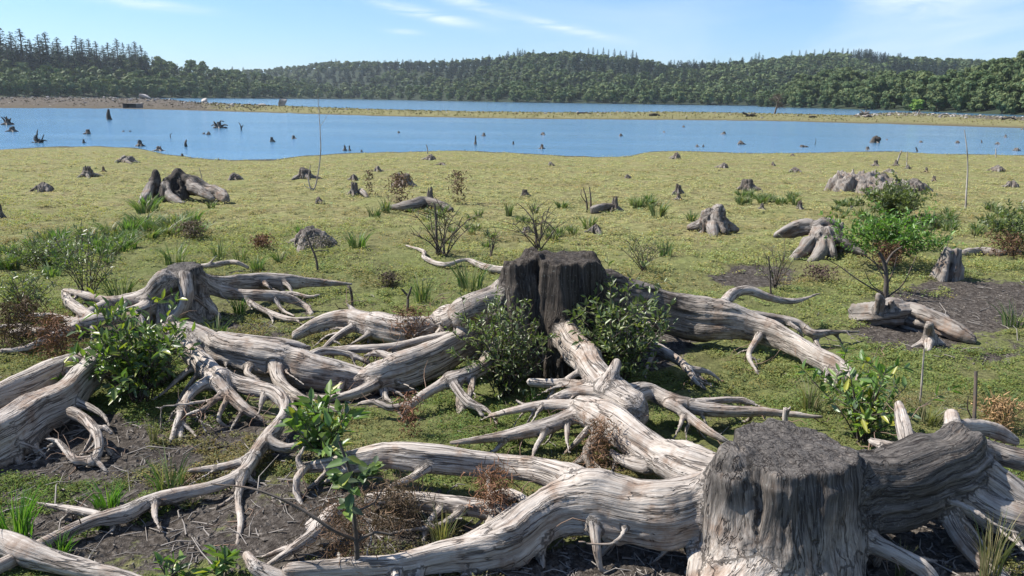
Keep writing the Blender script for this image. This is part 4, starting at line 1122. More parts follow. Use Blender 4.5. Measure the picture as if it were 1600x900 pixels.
# ---- loose wood in the foreground
def loose_wood():
    def one(label, rows, tone, seed, name='driftwood_root', vox=.011, extra=()):
        rs = [R(rows, 'wood', tone, wob=.35)] + [R(x, 'wood', tone, wob=.3, k=.02) for x in extra]
        return build_wood(name, label, 'driftwood', rs, vox, WOOD, 'loose driftwood', base=rs[0].p[0, :3], disp=.7, seed=seed)
    one('reddish broken root lying in the bottom left corner of the picture', [(-60, 842, .06, .05), (0, 850, .07, .06), (40, 866, .07, .06), (90, 880, .06, .05), (180, 900, .04, .035), (240, 915, .02, .02)], (.1, .05), 51)
    one('pale crooked branch lying low left of the bushy sapling', [(528, 796, .14, .04), (505, 820, .12, .04), (487, 838, .09, .032), (462, 856, .07, .022), (412, 888, .03, .014)], .04, 52, extra=[[(465, 853, .07, .016), (440, 860, .06, .014), (408, 872, .03, .008)], [(498, 826, .1, .03), (482, 822, .1, .022), (487, 812, .12, .01)]])
    one('white broken root end poking up at the bottom edge left of centre', [(386, 868, .12, .024), (398, 884, .1, .034), (425, 902, .05, .045), (470, 920, .0, .04)], .0, 53)
    one('thin pale branch lying on the meadow behind the middle stump', [(633, 383, .04, .012), (662, 393, .06, .03), (664, 404, .05, .03), (695, 414, .05, .035), (730, 406, .08, .03), (760, 418, .06, .05), (795, 424, .05, .07)], .08, 54, vox=.016, extra=[[(735, 406, .07, .022), (742, 396, .14, .012)]])
    one('curved bleached branch on the meadow just right of the flat-topped stump', [(312, 416, .1, .03), (335, 414, .12, .03), (355, 410, .12, .03), (372, 410, .12, .03), (388, 418, .05, .02)], .0, 55, vox=.016, extra=[[(326, 413, .12, .018), (338, 400, .25, .012)]])
    one('upright grey root peg standing right of the middle stump roots', [(1226, 690, .02, .028), (1227, 665, .14, .024), (1226, 640, .26, .018)], .05, 56, name='wood_peg', extra=[[(1226, 650, .2, .014), (1236, 636, .28, .008)]])
loose_wood()

# ---- the middle distance pieces at the right
def mid_stumps():
    Y = float(P(1285, 395, 0)[1])
    def Q(px, py, dy=0.0, r=.1): return list(PY(px, py, Y + dy)) + [r]
    rs = [Root([Q(1290, 385, .1, 0.216), Q(1292, 368, .1, 0.158), Q(1300, 352, .1, 0.086)], 'stump', (.25, .3), k=.08, seed=61, cut=(PY(1290, 352, Y), np.array([.1, 0, 1.]), .12), flute=(4, .15, 1)),
          Root([Q(1285, 360, .05, 0.115), Q(1262, 355, .1, 0.086), Q(1240, 362, .05, 0.072), Q(1215, 367, 0, 0.036)], 'stump', .15, k=.08, seed=62),
          Root([Q(1278, 362, -.1, 0.101), Q(1265, 380, -.3, 0.086), Q(1250, 396, -.5, 0.065), Q(1238, 404, -.6, 0.043)], 'stump', .15, k=.07, seed=63),
          Root([Q(1288, 372, -.2, 0.086), Q(1278, 395, -.5, 0.072), Q(1268, 410, -.7, 0.050)], 'stump', .2, k=.07, seed=64),
          Root([Q(1300, 365, -.1, 0.101), Q(1320, 383, -.2, 0.079), Q(1345, 395, -.3, 0.065)], 'stump', .05, k=.07, seed=65),
          Root([Q(1308, 372, .1, 0.058), Q(1313, 357, .1, 0.043), Q(1316, 350, .1, 0.029)], 'stump', .3, k=.05, seed=66),
          Root([Q(1262, 350, .1, .06), Q(1245, 352, .1, .06), Q(1225, 360, 0., .05), Q(1212, 368, 0., .03)], 'stump', .1, k=.05, seed=166),
          Root([Q(1290, 365, -.15, .08), Q(1296, 385, -.35, .07), Q(1300, 400, -.5, .05)], 'stump', .1, k=.05, seed=167),
          Root([Q(1275, 352, .0, .07), Q(1282, 346, 0., .06), Q(1296, 349, 0., .06), Q(1306, 356, 0., .05)], 'stump', .1, k=.05, seed=168)]
    cuts = [(PY(1240, 362, Y - .25), PY(1268, 362, Y - .25), .06, .11)]
    build_wood('broken_stump', 'twisted grey stump with a hollow arm, left of the tall leafy bush on the right', 'tree stump', rs, .03, WOODFAR, 'meadow stumps', base=PY(1285, 395, Y), cuts=cuts, disp=1.7, seed=71)
    # rotten log
    rs = [R([(1340, 492, .04, .08), (1370, 492, .1, .09), (1392, 490, .14, .12), (1420, 490, .15, .1), (1455, 502, .12, .1), (1490, 518, .08, .08), (1520, 532, .03, .04)], 'log', (.25, .15), e=1.0),
          R([(1372, 490, .12, .05), (1374, 474, .26, .045), (1373, 461, .36, .02)], 'log', .2, k=.04),
          R([(1392, 488, .15, .05), (1392, 474, .27, .03)], 'log', .1, k=.04),
          R([(1400, 490, .1, .08), (1425, 508, .04, .1), (1455, 515, .02, .08)], 'log', .45, k=.06)]
    build_wood('rotten_log', 'rotten split log with a grey spike, lying below the leafy bush on the right', 'driftwood', rs, .02, WOODFAR, 'loose driftwood', disp=2.2, seed=72)
    rs = [R([(1452, 535, .0, .07), (1453, 520, .12, .05), (1454, 506, .24, .042)], 'stump', .4, cut=(P(1454, 507, .25), np.array([0, 0, 1.]), .01)),
          R([(1452, 530, .03, .05), (1438, 537, .02, .03), (1425, 543, .0, .02)], 'stump', .1, k=.04), R([(1452, 532, .03, .05), (1450, 548, .0, .03)], 'stump', .1, k=.04),
          R([(1455, 530, .03, .05), (1472, 538, .0, .03)], 'stump', .2, k=.04)]
    build_wood('small_stump', 'short peg-like stump on splayed roots in front of the rotten log', 'tree stump', rs, .017, WOOD, 'meadow stumps', disp=.8, seed=73)
    Y = float(P(1475, 436, 0)[1])
    a, b = PY(1474, 440, Y), PY(1488, 386, Y)
    rs = [Root([list(a) + [.17], list(a * .5 + b * .5) + [.125], list(b) + [.085], list(b + (b - a) * .15) + [.06]], 'stump', (.15, .35), flute=(3, .2, 1.2), cut=(b - np.array([0, 0, .03]), np.array([.1, 0, 1.]), .07), wob=0, seed=67)]
    build_wood('leaning_stump', 'narrow leaning grey stump on bare mud right of the tall leafy bush', 'tree stump', rs, .022, WOODFAR, 'meadow stumps', disp=1.0, seed=74)
    rs = [R([(1505, 396, .04, .06), (1530, 392, .05, .06), (1560, 396, .03, .05), (1590, 394, .02, .04)], 'log', .2)]
    build_wood('fallen_branch', 'grey fallen branch behind the narrow leaning stump', 'driftwood', rs, .025, WOODFAR, 'loose driftwood', disp=1.2, seed=75)
mid_stumps()

# ---- stumps scattered over the meadow and in the water
def stump_proto(w, h, seed, style):
    """wood of a weathered stump, width w and height h in metres, base at the origin"""
    rng = np.random.default_rng(seed); rs = []
    vox = max(.012, min(.035, w / 30))
    jag = {'flat': .03, 'jag': .22, 'spike': .3, 'low': .18}.get(style, .1) * h
    r = w * (.30 if style != 'low' else .34)
    tone = (.35, .85) if style in ('flat',) else (.3, .6)
    rs.append(Root([[0, 0, -.1, r * 1.35], [0, 0, h * .4, r * 1.0], [0, 0, h * 1.25, r * .85]], 'w', tone, flute=(int(rng.integers(3, 6)), .14, rng.uniform(0, 6)), k=.05,
                   cut=(np.array([0, 0, h * .82]), np.array([rng.uniform(-.35, .35), rng.uniform(-.2, .2), 1.0]), jag), wob=0, seed=seed))
    if style in ('jag', 'spike'):
        for i in range(3 if style == 'jag' else 1):
            a = rng.uniform(0, 6.28); q = r * (.55 if style == 'jag' else .1)
            rs.append(Root([[q * math.cos(a), q * math.sin(a), h * .3, r * .4], [q * math.cos(a) * 1.05, q * math.sin(a) * 1.05, h * rng.uniform(.85, 1.0), r * .16]], 'w', .4, k=.04, seed=seed + i))
    for i in range(int(rng.integers(4, 7))):
        a = i * 1.25 + rng.uniform(-.4, .4); L = w * rng.uniform(.5, .95); rr = r * rng.uniform(.3, .5)
        rs.append(Root([[.4 * r * math.cos(a), .4 * r * math.sin(a), h * .42, rr], [r * 1.05 * math.cos(a), r * 1.05 * math.sin(a), h * .2, rr * .8], [L * math.cos(a + .2), L * math.sin(a + .2), -.02, rr * .6], [L * 1.2 * math.cos(a + .3), L * 1.2 * math.sin(a + .3), -.12, rr * .4]], 'w', rng.uniform(0, .4), k=rr * .9, seed=seed * 7 + i))
    g = next(iter(wood_body(rs, vox, disp=1.6, seed=seed, zmin=-.06).values()))
    return mesh_data('stump', g['V'], [g['Q']], WOODFAR, True, {'gr': ('FLOAT_VECTOR', g['gr']), 'tone': ('FLOAT', g['tone'])}, g['N'])
PROTO = {k: [stump_proto(1.0, hh, sd, k) for sd in sds] for k, hh, sds in (('flat', .55, (201, 202)), ('jag', .6, (203, 204)), ('spike', .9, (205, 206)), ('low', .3, (207, 208)))}
def place_stump(px, py, wpx, hpx, style, label, group='meadow stumps', name='weathered_stump', water=False, vari=0, rz=None, cat='tree stump'):
    p = at_water(px, py, -.02) if water else P(px, py, 0)
    s = wpx / pxm(p); hz = hpx / pxm(p)
    base_h = {'flat': .5, 'jag': .6, 'spike': .85, 'low': .3}[style]
    o = link(name, PROTO[style][vari % 2], None, p, rz if rz is not None else (px * 1.7) % 6.28, (s * .62, s * .62, max(.02, hz / base_h * .92)))
    return tag(o, label, cat, group)
def meadow_stumps():
    # the pronged stump with a long white root
    Y = float(P(275, 312, 0)[1])
    def Q(px, py, dy=0., r=.1): return list(PY(px, py, Y + dy)) + [r]
    rs = [Root([Q(268, 312, 0, 0.365), Q(270, 298, 0, 0.274), Q(272, 280, 0, 0.213)], 'stump', (.75, 1.1), flute=(4, .12, 1), cut=(PY(272, 284, Y), np.array([.0, -.1, 1.]), .14), k=.1, wob=0, seed=81),
          Root([Q(246, 300, -.1, 0.122), Q(243, 284, -.05, 0.091), Q(243, 270, 0, 0.057)], 'stump', (.5, 1.), k=.08, wob=0, seed=82),
          Root([Q(240, 288, -.1, 0.076), Q(230, 306, -.5, 0.091), Q(222, 318, -.7, 0.061)], 'stump', (.6, 0.), k=.08, seed=83),
          Root([Q(258, 286, -.2, 0.076), Q(262, 302, -.5, 0.084), Q(275, 314, -.7, 0.076), Q(288, 317, -.8, 0.046)], 'stump', (.5, -.1), k=.07, seed=84),
          Root([Q(268, 286, .1, 0.099), Q(277, 270, .2, 0.091), Q(282, 278, .2, 0.106), Q(300, 290, .2, 0.152), Q(320, 297, .1, 0.129), Q(340, 303, -.1, 0.114), Q(355, 310, -.4, 0.076)], 'stump', (1., -.1), k=.08, seed=85),
          Root([Q(300, 292, .0, 0.106), Q(315, 300, -.3, 0.084), Q(332, 310, -.5, 0.061)], 'stump', (.3, 0.), k=.08, seed=86)]
    build_wood('pronged_stump', 'hollow black stump on the left meadow with pronged top and thick white root', 'tree stump', rs, .035, WOODFAR, 'meadow stumps', base=PY(270, 314, Y), disp=1.7, seed=88, cuts=[(PY(268, 272, Y - .1), PY(274, 292, Y - .1), .16, .12), (PY(250, 290, Y - .45), PY(252, 305, Y - .5), .10, .14), (PY(285, 296, Y - .5), PY(290, 308, Y - .7), .10, .14)])
    Y = float(P(1365, 300, 0)[1])
    rs = [Root([list(PY(1348, 310, Y)) + [.95], list(PY(1349, 298, Y)) + [.70], list(PY(1350, 286, Y)) + [.52], list(PY(1352, 268, Y)) + [.46]], 'stump', (-.05, .8), flute=(5, .17, 2), cut=(PY(1350, 279, Y), np.array([.05, -.1, 1.]), .2), k=.15, wob=0, seed=91),
          Root([list(PY(1340, 284, Y)) + [.14], list(PY(1325, 291, Y - .2)) + [.14], list(PY(1308, 299, Y - .3)) + [.08]], 'stump', .0, k=.15, seed=93),
          Root([list(PY(1372, 284, Y)) + [.15], list(PY(1388, 293, Y - .2)) + [.14], list(PY(1402, 299, Y - .3)) + [.08]], 'stump', .3, k=.15, seed=94),
          Root([list(PY(1378, 294, Y + .2)) + [.22], list(PY(1379, 276, Y + .2)) + [.09]], 'stump', (.6, .8), k=.12, seed=99)]
    build_wood('wide_stump', 'widest pale fluted stump on the meadow, directly behind the tall leafy bush', 'tree stump', rs, .045, WOODFAR, 'meadow stumps', base=PY(1350, 304, Y), disp=1.8, seed=93, cuts=[(PY(1352, 274, Y - .1), PY(1352, 284, Y - .1), .36, .28), (PY(1366, 278, Y - .3), PY(1368, 292, Y - .5), .10, .08), (PY(1342, 288, Y - .7), PY(1342, 304, Y - .8), .05, .09)])
    Y = float(P(1115, 362, 0)[1])
    rs = [Root([list(PY(1116, 362, Y)) + [.22], list(PY(1115, 345, Y)) + [.16], list(PY(1118, 328, Y)) + [.09]], 'stump', (.3, .35), flute=(4, .25, 0), cut=(PY(1116, 334, Y), np.array([.3, 0, 1.]), .18), k=.08, wob=0, seed=94)]
    for (x0, y0, x1, y1, x2, y2, d, tn) in [(1112, 345, 1097, 350, 1080, 356, .1, .05), (1113, 345, 1112, 358, 1116, 370, -.5, .15), (1120, 345, 1126, 355, 1132, 362, -.3, .5), (1122, 348, 1134, 353, 1150, 358, .0, -.05), (1108, 345, 1105, 336, 1102, 334, .1, .05), (1120, 340, 1122, 330, 1122, 326, .05, .0)]:
        rs.append(Root([list(PY(x0, y0, Y)) + [.11], list(PY(x1, y1, Y + d * .5)) + [.09], list(PY(x2, y2, Y + d)) + [.05]], 'stump', tn, k=.07, seed=95 + x0))
    build_wood('split_stump', 'pale stump split into upright splinters, right of centre on the green meadow', 'tree stump', rs, .022, WOODFAR, 'meadow stumps', base=PY(1116, 364, Y), disp=1.6, seed=96)
    L = [(139, 276, 34, 17, 'jag', 'small dark stump left of the pronged black stump', 0), (72, 299, 36, 13, 'low', 'low dark stump remnant near the left edge of the meadow', 1), (-2, 340, 26, 26, 'flat', 'dark stump cut off by the left picture edge', 0),
         (198, 254, 40, 10, 'low', 'low brown mound of a stump near the left water edge', 0), (476, 279, 42, 18, 'flat', 'grey stump behind the thin curved sapling stick', 1), (630, 291, 56, 22, 'jag', 'broad jagged dark stump left of the middle, far out on the meadow', 1),
         (554, 305, 28, 22, 'spike', 'pointed dark stump with a white root stub, left of centre', 1), (820, 307, 20, 13, 'flat', 'small block-like dark stump straight above the middle stump', 0), (960, 329, 24, 22, 'jag', 'blackened split stump right of the two dry stalks', 0),
         (1060, 304, 22, 18, 'flat', 'small grey stump with a rotten top, right of centre', 1), (1060, 312, 16, 10, 'spike', 'tiny black spike in front of the small grey stump', 0), (1167, 297, 42, 20, 'flat', 'rounded pale stump with a dark hollow, right part of the meadow', 0), (1422, 299, 60, 18, 'low', 'low grey stump right behind the widest pale stump', 1),
         (1256, 237, 30, 11, 'flat', 'square-topped stump right on the shore line at right', 1), (1355, 236, 10, 8, 'flat', 'tiny black stump on the shore, right of the square-topped stump', 0), (1057, 248, 20, 9, 'low', 'brown stump at the tip of the shallow inlet', 0),
         (1249, 328, 18, 16, 'jag', 'small dark splintered stump left of the tall leafy bush', 1), (1190, 327, 14, 10, 'jag', 'tiny dark stump among grass below the rounded pale stump', 0), (672, 322, 24, 30, 'jag', 'pale split stump behind the dark bare sapling', 0),
         (930, 364, 28, 13, 'low', 'small grey stump piece straight above the middle of the charred stump bush', 1), (824, 364, 24, 10, 'low', 'pale dome-shaped stump under the forked bare sapling', 0), (1560, 268, 26, 9, 'low', 'dark brown mound near the right edge of the meadow', 1),
         (1400, 259, 12, 9, 'spike', 'small stump holding a leaning white stick', 0), (1368, 259, 14, 9, 'spike', 'small pointed stump left of the leaning white stick', 1), (1447, 269, 9, 8, 'spike', 'tiny pointed stump right of the leaning white stick', 0), (1459, 283, 12, 9, 'jag', 'tiny dark forked stump right of the widest pale stump', 1), (1581, 292, 28, 9, 'low', 'low spiky stump remnant at the right edge', 0),
         (1418, 264, 10, 6, 'low', 'little brown lump beside the leaning white stick', 0), (590, 268, 18, 8, 'low', 'small brown mound above the jagged broad stump', 0), (553, 282, 18, 9, 'low', 'small dark mound left of the jagged broad stump', 1), (673, 250, 26, 8, 'low', 'flat brown mound close to the water at the middle', 0), (690, 258, 18, 4, 'low', 'thin reddish mound below the flat brown mound', 1),
         (1243, 269, 24, 7, 'low', 'reddish-brown mound above the rounded pale stump', 1), (1131, 262, 22, 7, 'low', 'brown grass-covered mound right of the inlet', 0), (860, 259, 12, 6, 'low', 'little brown stump below the reed shadows in the inlet', 0), (981, 279, 14, 6, 'low', 'little dark lump in the open middle of the meadow', 1), (1390, 270, 24, 6, 'low', 'flat brown mound below the leaning white stick', 0),
         (162, 268, 9, 8, 'spike', 'tiny brown stub right of the small dark stump', 0), (368, 281, 28, 10, 'low', 'low brown stump right of the thick white root', 1), (498, 318, 18, 10, 'low', 'small dark lump below the thin curved sapling stick', 0), (1207, 259, 8, 6, 'low', 'tiny lump near the square-topped shore stump', 0), (1238, 244, 8, 4, 'low', 'tiny black lump just below the square-topped stump', 1), (1330, 327, 10, 6, 'jag', 'tiny dark stump hidden in grass beside the tall leafy bush', 0)]
    for (px, py, w, h, st, lab, v) in L: place_stump(px, py, w, h, st, lab, vari=v)
    # mound of dry fibres
    for (px, py, w, h, lab) in [(490, 386, 84, 30, 'grey dome-shaped hummock of dry fibres on the left meadow')]:
        place_stump(px, py, w, h, 'low', lab, vari=1, cat='hummock', name='fibre_hummock')
    rs = [R([(610, 325, .06, .05), (640, 322, .1, .09), (662, 318, .12, .11), (690, 322, .08, .09), (705, 328, .03, .05)], 'log', (.3, .6))]
    build_wood('fallen_branch', 'dark fallen log lying behind the dark bare sapling', 'driftwood', rs, .03, WOODFAR, 'loose driftwood', seed=101)
    rs = [R([(928, 328, .08, .09), (945, 324, .08, .07), (958, 322, .1, .05)], 'log', (.25, .6))]
    build_wood('fallen_branch', 'short dark log beside the blackened split stump', 'driftwood', rs, .03, WOODFAR, 'loose driftwood', seed=102)
    rs = [R([(563, 297, .12, .05), (568, 301, .1, .055), (574, 308, .02, .04)], 'log', -.1)]
    build_wood('fallen_branch', 'short white root stub leaning on the pointed dark stump', 'driftwood', rs, .02, WOODFAR, 'loose driftwood', seed=103)
meadow_stumps()
# ================================================================== PLANTS
rngP = np.random.default_rng(99)
def leaves(C, D, U, L, Wd, tint):
    """folded leaves: base C, direction D, upper side U, length L, width Wd (arrays)"""
    n = len(C)
    D = D / (np.linalg.norm(D, axis=1)[:, None] + 1e-9)
    Sd = np.cross(D, U); Sd /= np.linalg.norm(Sd, axis=1)[:, None] + 1e-9
    Up = np.cross(Sd, D)
    L = L[:, None]; Wd = Wd[:, None]
    droop = -Up * L * .12
    b = C; tip = C + D * L + droop
    l1 = C + D * L * .34 - Sd * Wd * .5 + Up * Wd * .22; l2 = C + D * L * .70 - Sd * Wd * .36 + Up * Wd * .16 + droop * .4
    r1 = C + D * L * .34 + Sd * Wd * .5 + Up * Wd * .22; r2 = C + D * L * .70 + Sd * Wd * .36 + Up * Wd * .16 + droop * .4
    V = np.stack([b, tip, l1, l2, r1, r2], 1).reshape(-1, 3)
    k = np.arange(n)[:, None] * 6
    Q = np.concatenate([k + np.array([[0, 1, 3, 2]]), k + np.array([[0, 4, 5, 1]])])
    return V, Q, np.repeat(tint, 6, 0)
PAL_GLOSSY = [((.075, .125, .035), .5), ((.14, .20, .045), .25), ((.24, .27, .05), .12), ((.10, .13, .075), .13)]
PAL_DARK = [((.085, .12, .045), .45), ((.14, .175, .07), .33), ((.20, .22, .10), .22)]
PAL_GREY = [((.10, .13, .055), .5), ((.15, .18, .08), .3), ((.19, .22, .07), .2)]
PAL_FRESH = [((.10, .20, .035), .5), ((.15, .26, .05), .3), ((.07, .14, .03), .2)]
PAL_YOUNG = [((.11, .19, .05), .5), ((.18, .26, .06), .22), ((.30, .30, .05), .10), ((.13, .18, .10), .18)]
def pal(p, n, rng):
    c = np.array([q[0] for q in p]); w = np.array([q[1] for q in p])
    t = c[rng.choice(len(c), n, p=w / w.sum())] * rng.uniform(.75, 1.25, (n, 1))
    return np.concatenate([t, np.ones((n, 1))], 1)
def shrub(base, w, h, nstem, lpst, leaf, palette, label, cat='shrub', group=None, name='leafy_shrub', seed=0, low=.25, aspect=.38, stem_r=.006, twigs=4, spread=1.0, lean=(0, 0), leafstart=.3, topbias=False):
    rng = np.random.default_rng(1000 + seed)
    g = Geo(); LC, LD, LU = [], [], []
    for i in range(nstem):
        a = i * 2.4 + rng.uniform(-.5, .5); rr = math.sqrt((i + .5) / nstem) * w * .5 * spread
        hh = h * (rng.uniform(.7, 1.0) * math.sqrt(max(.12, 1 - .75 * (rr / (w * .5)) ** 2)))
        end = np.array([rr * math.cos(a) + lean[0], rr * math.sin(a) + lean[1], hh])
        mid = end * np.array([.42, .42, .55]) + rng.normal(0, .03 * w, 3) * [1, 1, .4]
        st = np.array([rng.normal(0, .03 * w), rng.normal(0, .03 * w), -.02])
        C = spline(np.array([st, mid, end]), max(.02, h / 14))
        V, Q, G = tube(C, np.linspace(stem_r, stem_r * .35, len(C)), 5); g.add(V, Q, G=G)
        lines = [(C, lpst)]
        for q in range(twigs):
            k = int(len(C) * rng.uniform(low, .9)); k = min(max(k, 1), len(C) - 2)
            o = rng.normal(0, 1, 3); o[2] = abs(o[2]) * .6 + .15; o /= np.linalg.norm(o)
            Lt = rng.uniform(.14, .32) * max(w, h)
            C2 = spline(np.array([C[k], C[k] + o * Lt * .5 + [0, 0, .01], C[k] + o * Lt + [0, 0, .05 * Lt]]), max(.02, Lt / 6))
            V, Q, G = tube(C2, np.linspace(stem_r * .5, stem_r * .2, len(C2)), 4); g.add(V, Q, G=G)
            lines.append((C2, max(3, int(lpst * .6))))
        for (CC, m) in lines:
            t = rng.uniform(leafstart, 1, m) if not topbias else 1 - (1 - leafstart) * rng.uniform(0, 1, m) ** 2
            f = t * (len(CC) - 1); k = np.clip(f.astype(int), 0, len(CC) - 2); fr = (f - k)[:, None]
            p = CC[k] * (1 - fr) + CC[k + 1] * fr; T = CC[k + 1] - CC[k]; T /= np.linalg.norm(T, axis=1)[:, None] + 1e-9
            o = rng.normal(0, 1, (m, 3)); o -= T * (o * T).sum(1)[:, None]; o /= np.linalg.norm(o, axis=1)[:, None] + 1e-9
            LC.append(p); LD.append(o * .85 + T * .55 + np.array([0, 0, .25])); LU.append(np.array([0, 0, 1.0]) + rng.normal(0, .5, (m, 3)))
    LC, LD, LU = map(np.concatenate, (LC, LD, LU)); n = len(LC)
    L = leaf * rng.uniform(.55, 1.2, n)
    V, Q, T = leaves(LC, LD, LU, L, L * aspect * rng.uniform(.8, 1.2, n), pal(palette, n, rng))
    e = tag(empty(name, base), label, cat, group)
    link('stem', g.data('stem', TWIG), e)
    link('foliage', mesh_data('foliage', V, [Q], LEAF, True, {'tint': ('FLOAT_COLOR', T)}), e)
    return e
def shrub_px(px, py, wpx, hpx, *a, h0=0.0, **kw):
    p = P(px, py, h0); k = pxm(p)
    return shrub(p, wpx / k, hpx / k, *a, **kw)

shrub_px(220, 628, 190, 175, 26, 13, .084, PAL_GLOSSY, 'glossy dense green bush growing over the root mass at lower left', seed=1, twigs=5, low=.2, leafstart=.25)
shrub_px(788, 618, 170, 185, 34, 19, .046, PAL_DARK, 'dark small-leaved bush in front of the charred stump, left side', seed=2, twigs=5, low=.15, leafstart=.1)
shrub_px(962, 612, 185, 225, 30, 17, .064, PAL_DARK, 'tall dark bush with pointed leaves hugging the right side of the charred stump', seed=3, twigs=5, low=.2, leafstart=.12)
shrub_px(1345, 690, 190, 165, 17, 11, .088, PAL_YOUNG, 'young open plant with long leaves behind the largest stump', seed=4, twigs=3, low=.2, aspect=.36, leafstart=.2)
shrub_px(512, 735, 140, 150, 11, 12, .105, PAL_YOUNG, 'bright young plant with big oval leaves left of the middle foreground', seed=5, twigs=2, aspect=.42, leafstart=.25)
shrub_px(1388, 405, 175, 78, 34, 26, .07, PAL_FRESH, 'wide bright green bush on a dark stem, right part of the meadow', seed=6, twigs=5, h0=.12, leafstart=.25, spread=1.15)
shrub_px(1398, 350, 115, 66, 26, 50, .075, PAL_GREY, 'grey-green rounded bush directly in front of the widest pale stump', seed=7, twigs=5, h0=.0, leafstart=.15)
shrub_px(1580, 400, 110, 85, 18, 28, .065, PAL_GREY, 'grey-green bush cut off by the right picture edge above bare mud', seed=8, twigs=4, leafstart=.3)
shrub_px(140, 470, 150, 150, 15, 9, .055, PAL_GREY, 'loose twiggy shrub with small pale leaves behind the left roots', seed=9, twigs=5, leafstart=.3, low=.3)
shrub_px(40, 500, 120, 90, 14, 10, .055, PAL_GREY, 'low sparse shrub at the left picture edge with pale leaves', seed=10, twigs=5, leafstart=.2)
shrub_px(60, 420, 140, 60, 14, 10, .05, PAL_GREY, 'flat spreading shrub in the tall grass near the left edge', seed=18, twigs=4, leafstart=.2)
shrub_px(1005, 425, 100, 65, 12, 5, .04, PAL_DARK, 'sprawling almost leafless bush on the meadow behind the charred stump', seed=11, twigs=6, leafstart=.3)
shrub_px(1210, 450, 76, 90, 10, 2, .03, PAL_DARK, 'thin brown leafless bush on the meadow, above the right root of the charred stump', seed=12, twigs=6, leafstart=.5)
shrub_px(690, 400, 120, 95, 9, 5, .045, PAL_GREY, 'dark bare sapling with a few leaves, left of the charred stump top', cat='sapling', seed=13, twigs=6, leafstart=.5, stem_r=.012)
shrub_px(842, 392, 110, 80, 8, 2, .04, PAL_GREY, 'forked bare sapling straight behind the charred stump', cat='sapling', seed=14, twigs=7, leafstart=.6, stem_r=.012)
shrub_px(766, 402, 50, 55, 4, 2, .04, PAL_GREY, 'thin dark sapling between the two bare saplings', cat='sapling', seed=15, twigs=4, leafstart=.6, stem_r=.009)
shrub_px(345, 905, 60, 50, 4, 7, .085, PAL_YOUNG, 'small seedling with broad leaves at the bottom edge, left part', cat='seedling', seed=16, twigs=1, aspect=.45)
shrub_px(268, 905, 70, 40, 4, 5, .07, PAL_YOUNG, 'lowest seedling with yellowish leaves at the bottom edge, furthest left', cat='seedling', seed=17, twigs=1, aspect=.4)
shrub_px(98, 610, 60, 60, 5, 7, .06, PAL_YOUNG, 'little leafy sprig on the left root of the root mass', cat='seedling', seed=19, twigs=1, h0=.1)

# ---- saplings, stakes and sticks
def stick(rows, r0_, r1_, label, name='bare_stick', cat='stick', mat=None, tone=.3, group=None, extra=()):
    """rows: px, py at the ground distance of the first row"""
    b = P(rows[0][0], rows[0][1], 0); Y = b[1]; rg = np.random.default_rng(int(rows[0][0]))
    g = Geo()
    def one(rw, ra, rb):
        pts = np.array([PY(x, y, Y + rg.normal(0, .03) * (i > 0)) for i, (x, y) in enumerate(rw)])
        if rw is rows: pts[0, 2] -= .03
        C = spline(pts, .05); V, Q, G = tube(C, np.linspace(ra, rb, len(C)), 6); g.add(V, Q, G=G)
    one(rows, r0_, r1_)
    for e in extra: one(e[0], e[1], e[2])
    o = link(name, g.data(name, mat or PALE, tone=tone, rel=b), None, b)
    return tag(o, label, cat, group)
stick([(487, 298), (493, 290), (498, 265), (501, 235), (500, 200), (498, 170), (496, 143)], .022, .006, 'tallest thin curved sapling stick on the left meadow, reaching above the spit', 'bare_sapling', 'sapling', extra=[([(486, 297), (482, 280), (485, 258)], .02, .01), ([(500, 198), (508, 186), (516, 172)], .006, .003), ([(489, 295), (478, 292), (475, 287)], .016, .006)])
stick([(1509, 326), (1510, 300), (1512, 265), (1511, 235), (1507, 203)], .022, .008, 'thin upright bare stick on the right meadow against the water', 'bare_sapling', 'sapling')
stick([(1400, 258), (1404, 247), (1409, 235)], .04, .03, 'leaning white stick stuck in a small stump near the shore')
stick([(1417, 263), (1417, 250), (1418, 237)], .02, .015, 'short pale stick right of the leaning white one')
stick([(1556, 246), (1556, 240), (1556, 232)], .03, .02, 'short stake at the water edge, far right')
stick([(316, 288), (315, 276), (311, 262)], .015, .008, 'thin twig standing behind the thick white root of the pronged stump')
stick([(668, 240), (668, 233), (666, 226)], .03, .02, 'pale twig at the shore in the middle of the picture')
stick([(1521, 690), (1522, 660), (1524, 610), (1525, 580)], .014, .011, 'dark upright stake right of the white root ends', 'wooden_stake', 'stake', TWIG, extra=[([(1521, 660), (1512, 640), (1513, 618)], .006, .003)])
stick([(1438, 630), (1440, 600), (1444, 545)], .009, .005, 'thin dry stalk beside the young open plant', 'dry_stalk', 'stalk')
stick([(1205, 462), (1203, 430), (1201, 400)], .014, .008, 'dark thin stem in the brown leafless bush', 'dry_stalk', 'stalk', TWIG)
stick([(918, 329), (916, 310), (911, 293)], .025, .008, 'brown dry stalk left of the blackened split stump', 'dry_stalk', 'stalk', TWIG, extra=[([(917, 318), (908, 305), (909, 296)], .012, .005)])
stick([(923, 329), (923, 310), (921, 292)], .028, .012, 'straight dry stalk next to the brown one, left of the blackened split stump', 'dry_stalk', 'stalk', TWIG)
stick([(683, 398), (682, 370), (681, 340), (679, 318)], .024, .014, 'dark main stem rising in the bare sapling left of the charred stump', 'dry_stalk', 'stalk', TWIG, extra=[([(683, 396), (695, 380), (712, 360), (722, 340)], .012, .006)])
stick([(840, 392), (838, 370), (833, 345), (818, 325), (808, 318)], .018, .006, 'bent dark stem of the forked bare sapling', 'dry_stalk', 'stalk', TWIG, extra=[([(841, 388), (845, 365), (847, 345), (860, 352), (875, 372)], .014, .004), ([(847, 345), (852, 330), (870, 338)], .008, .003)])
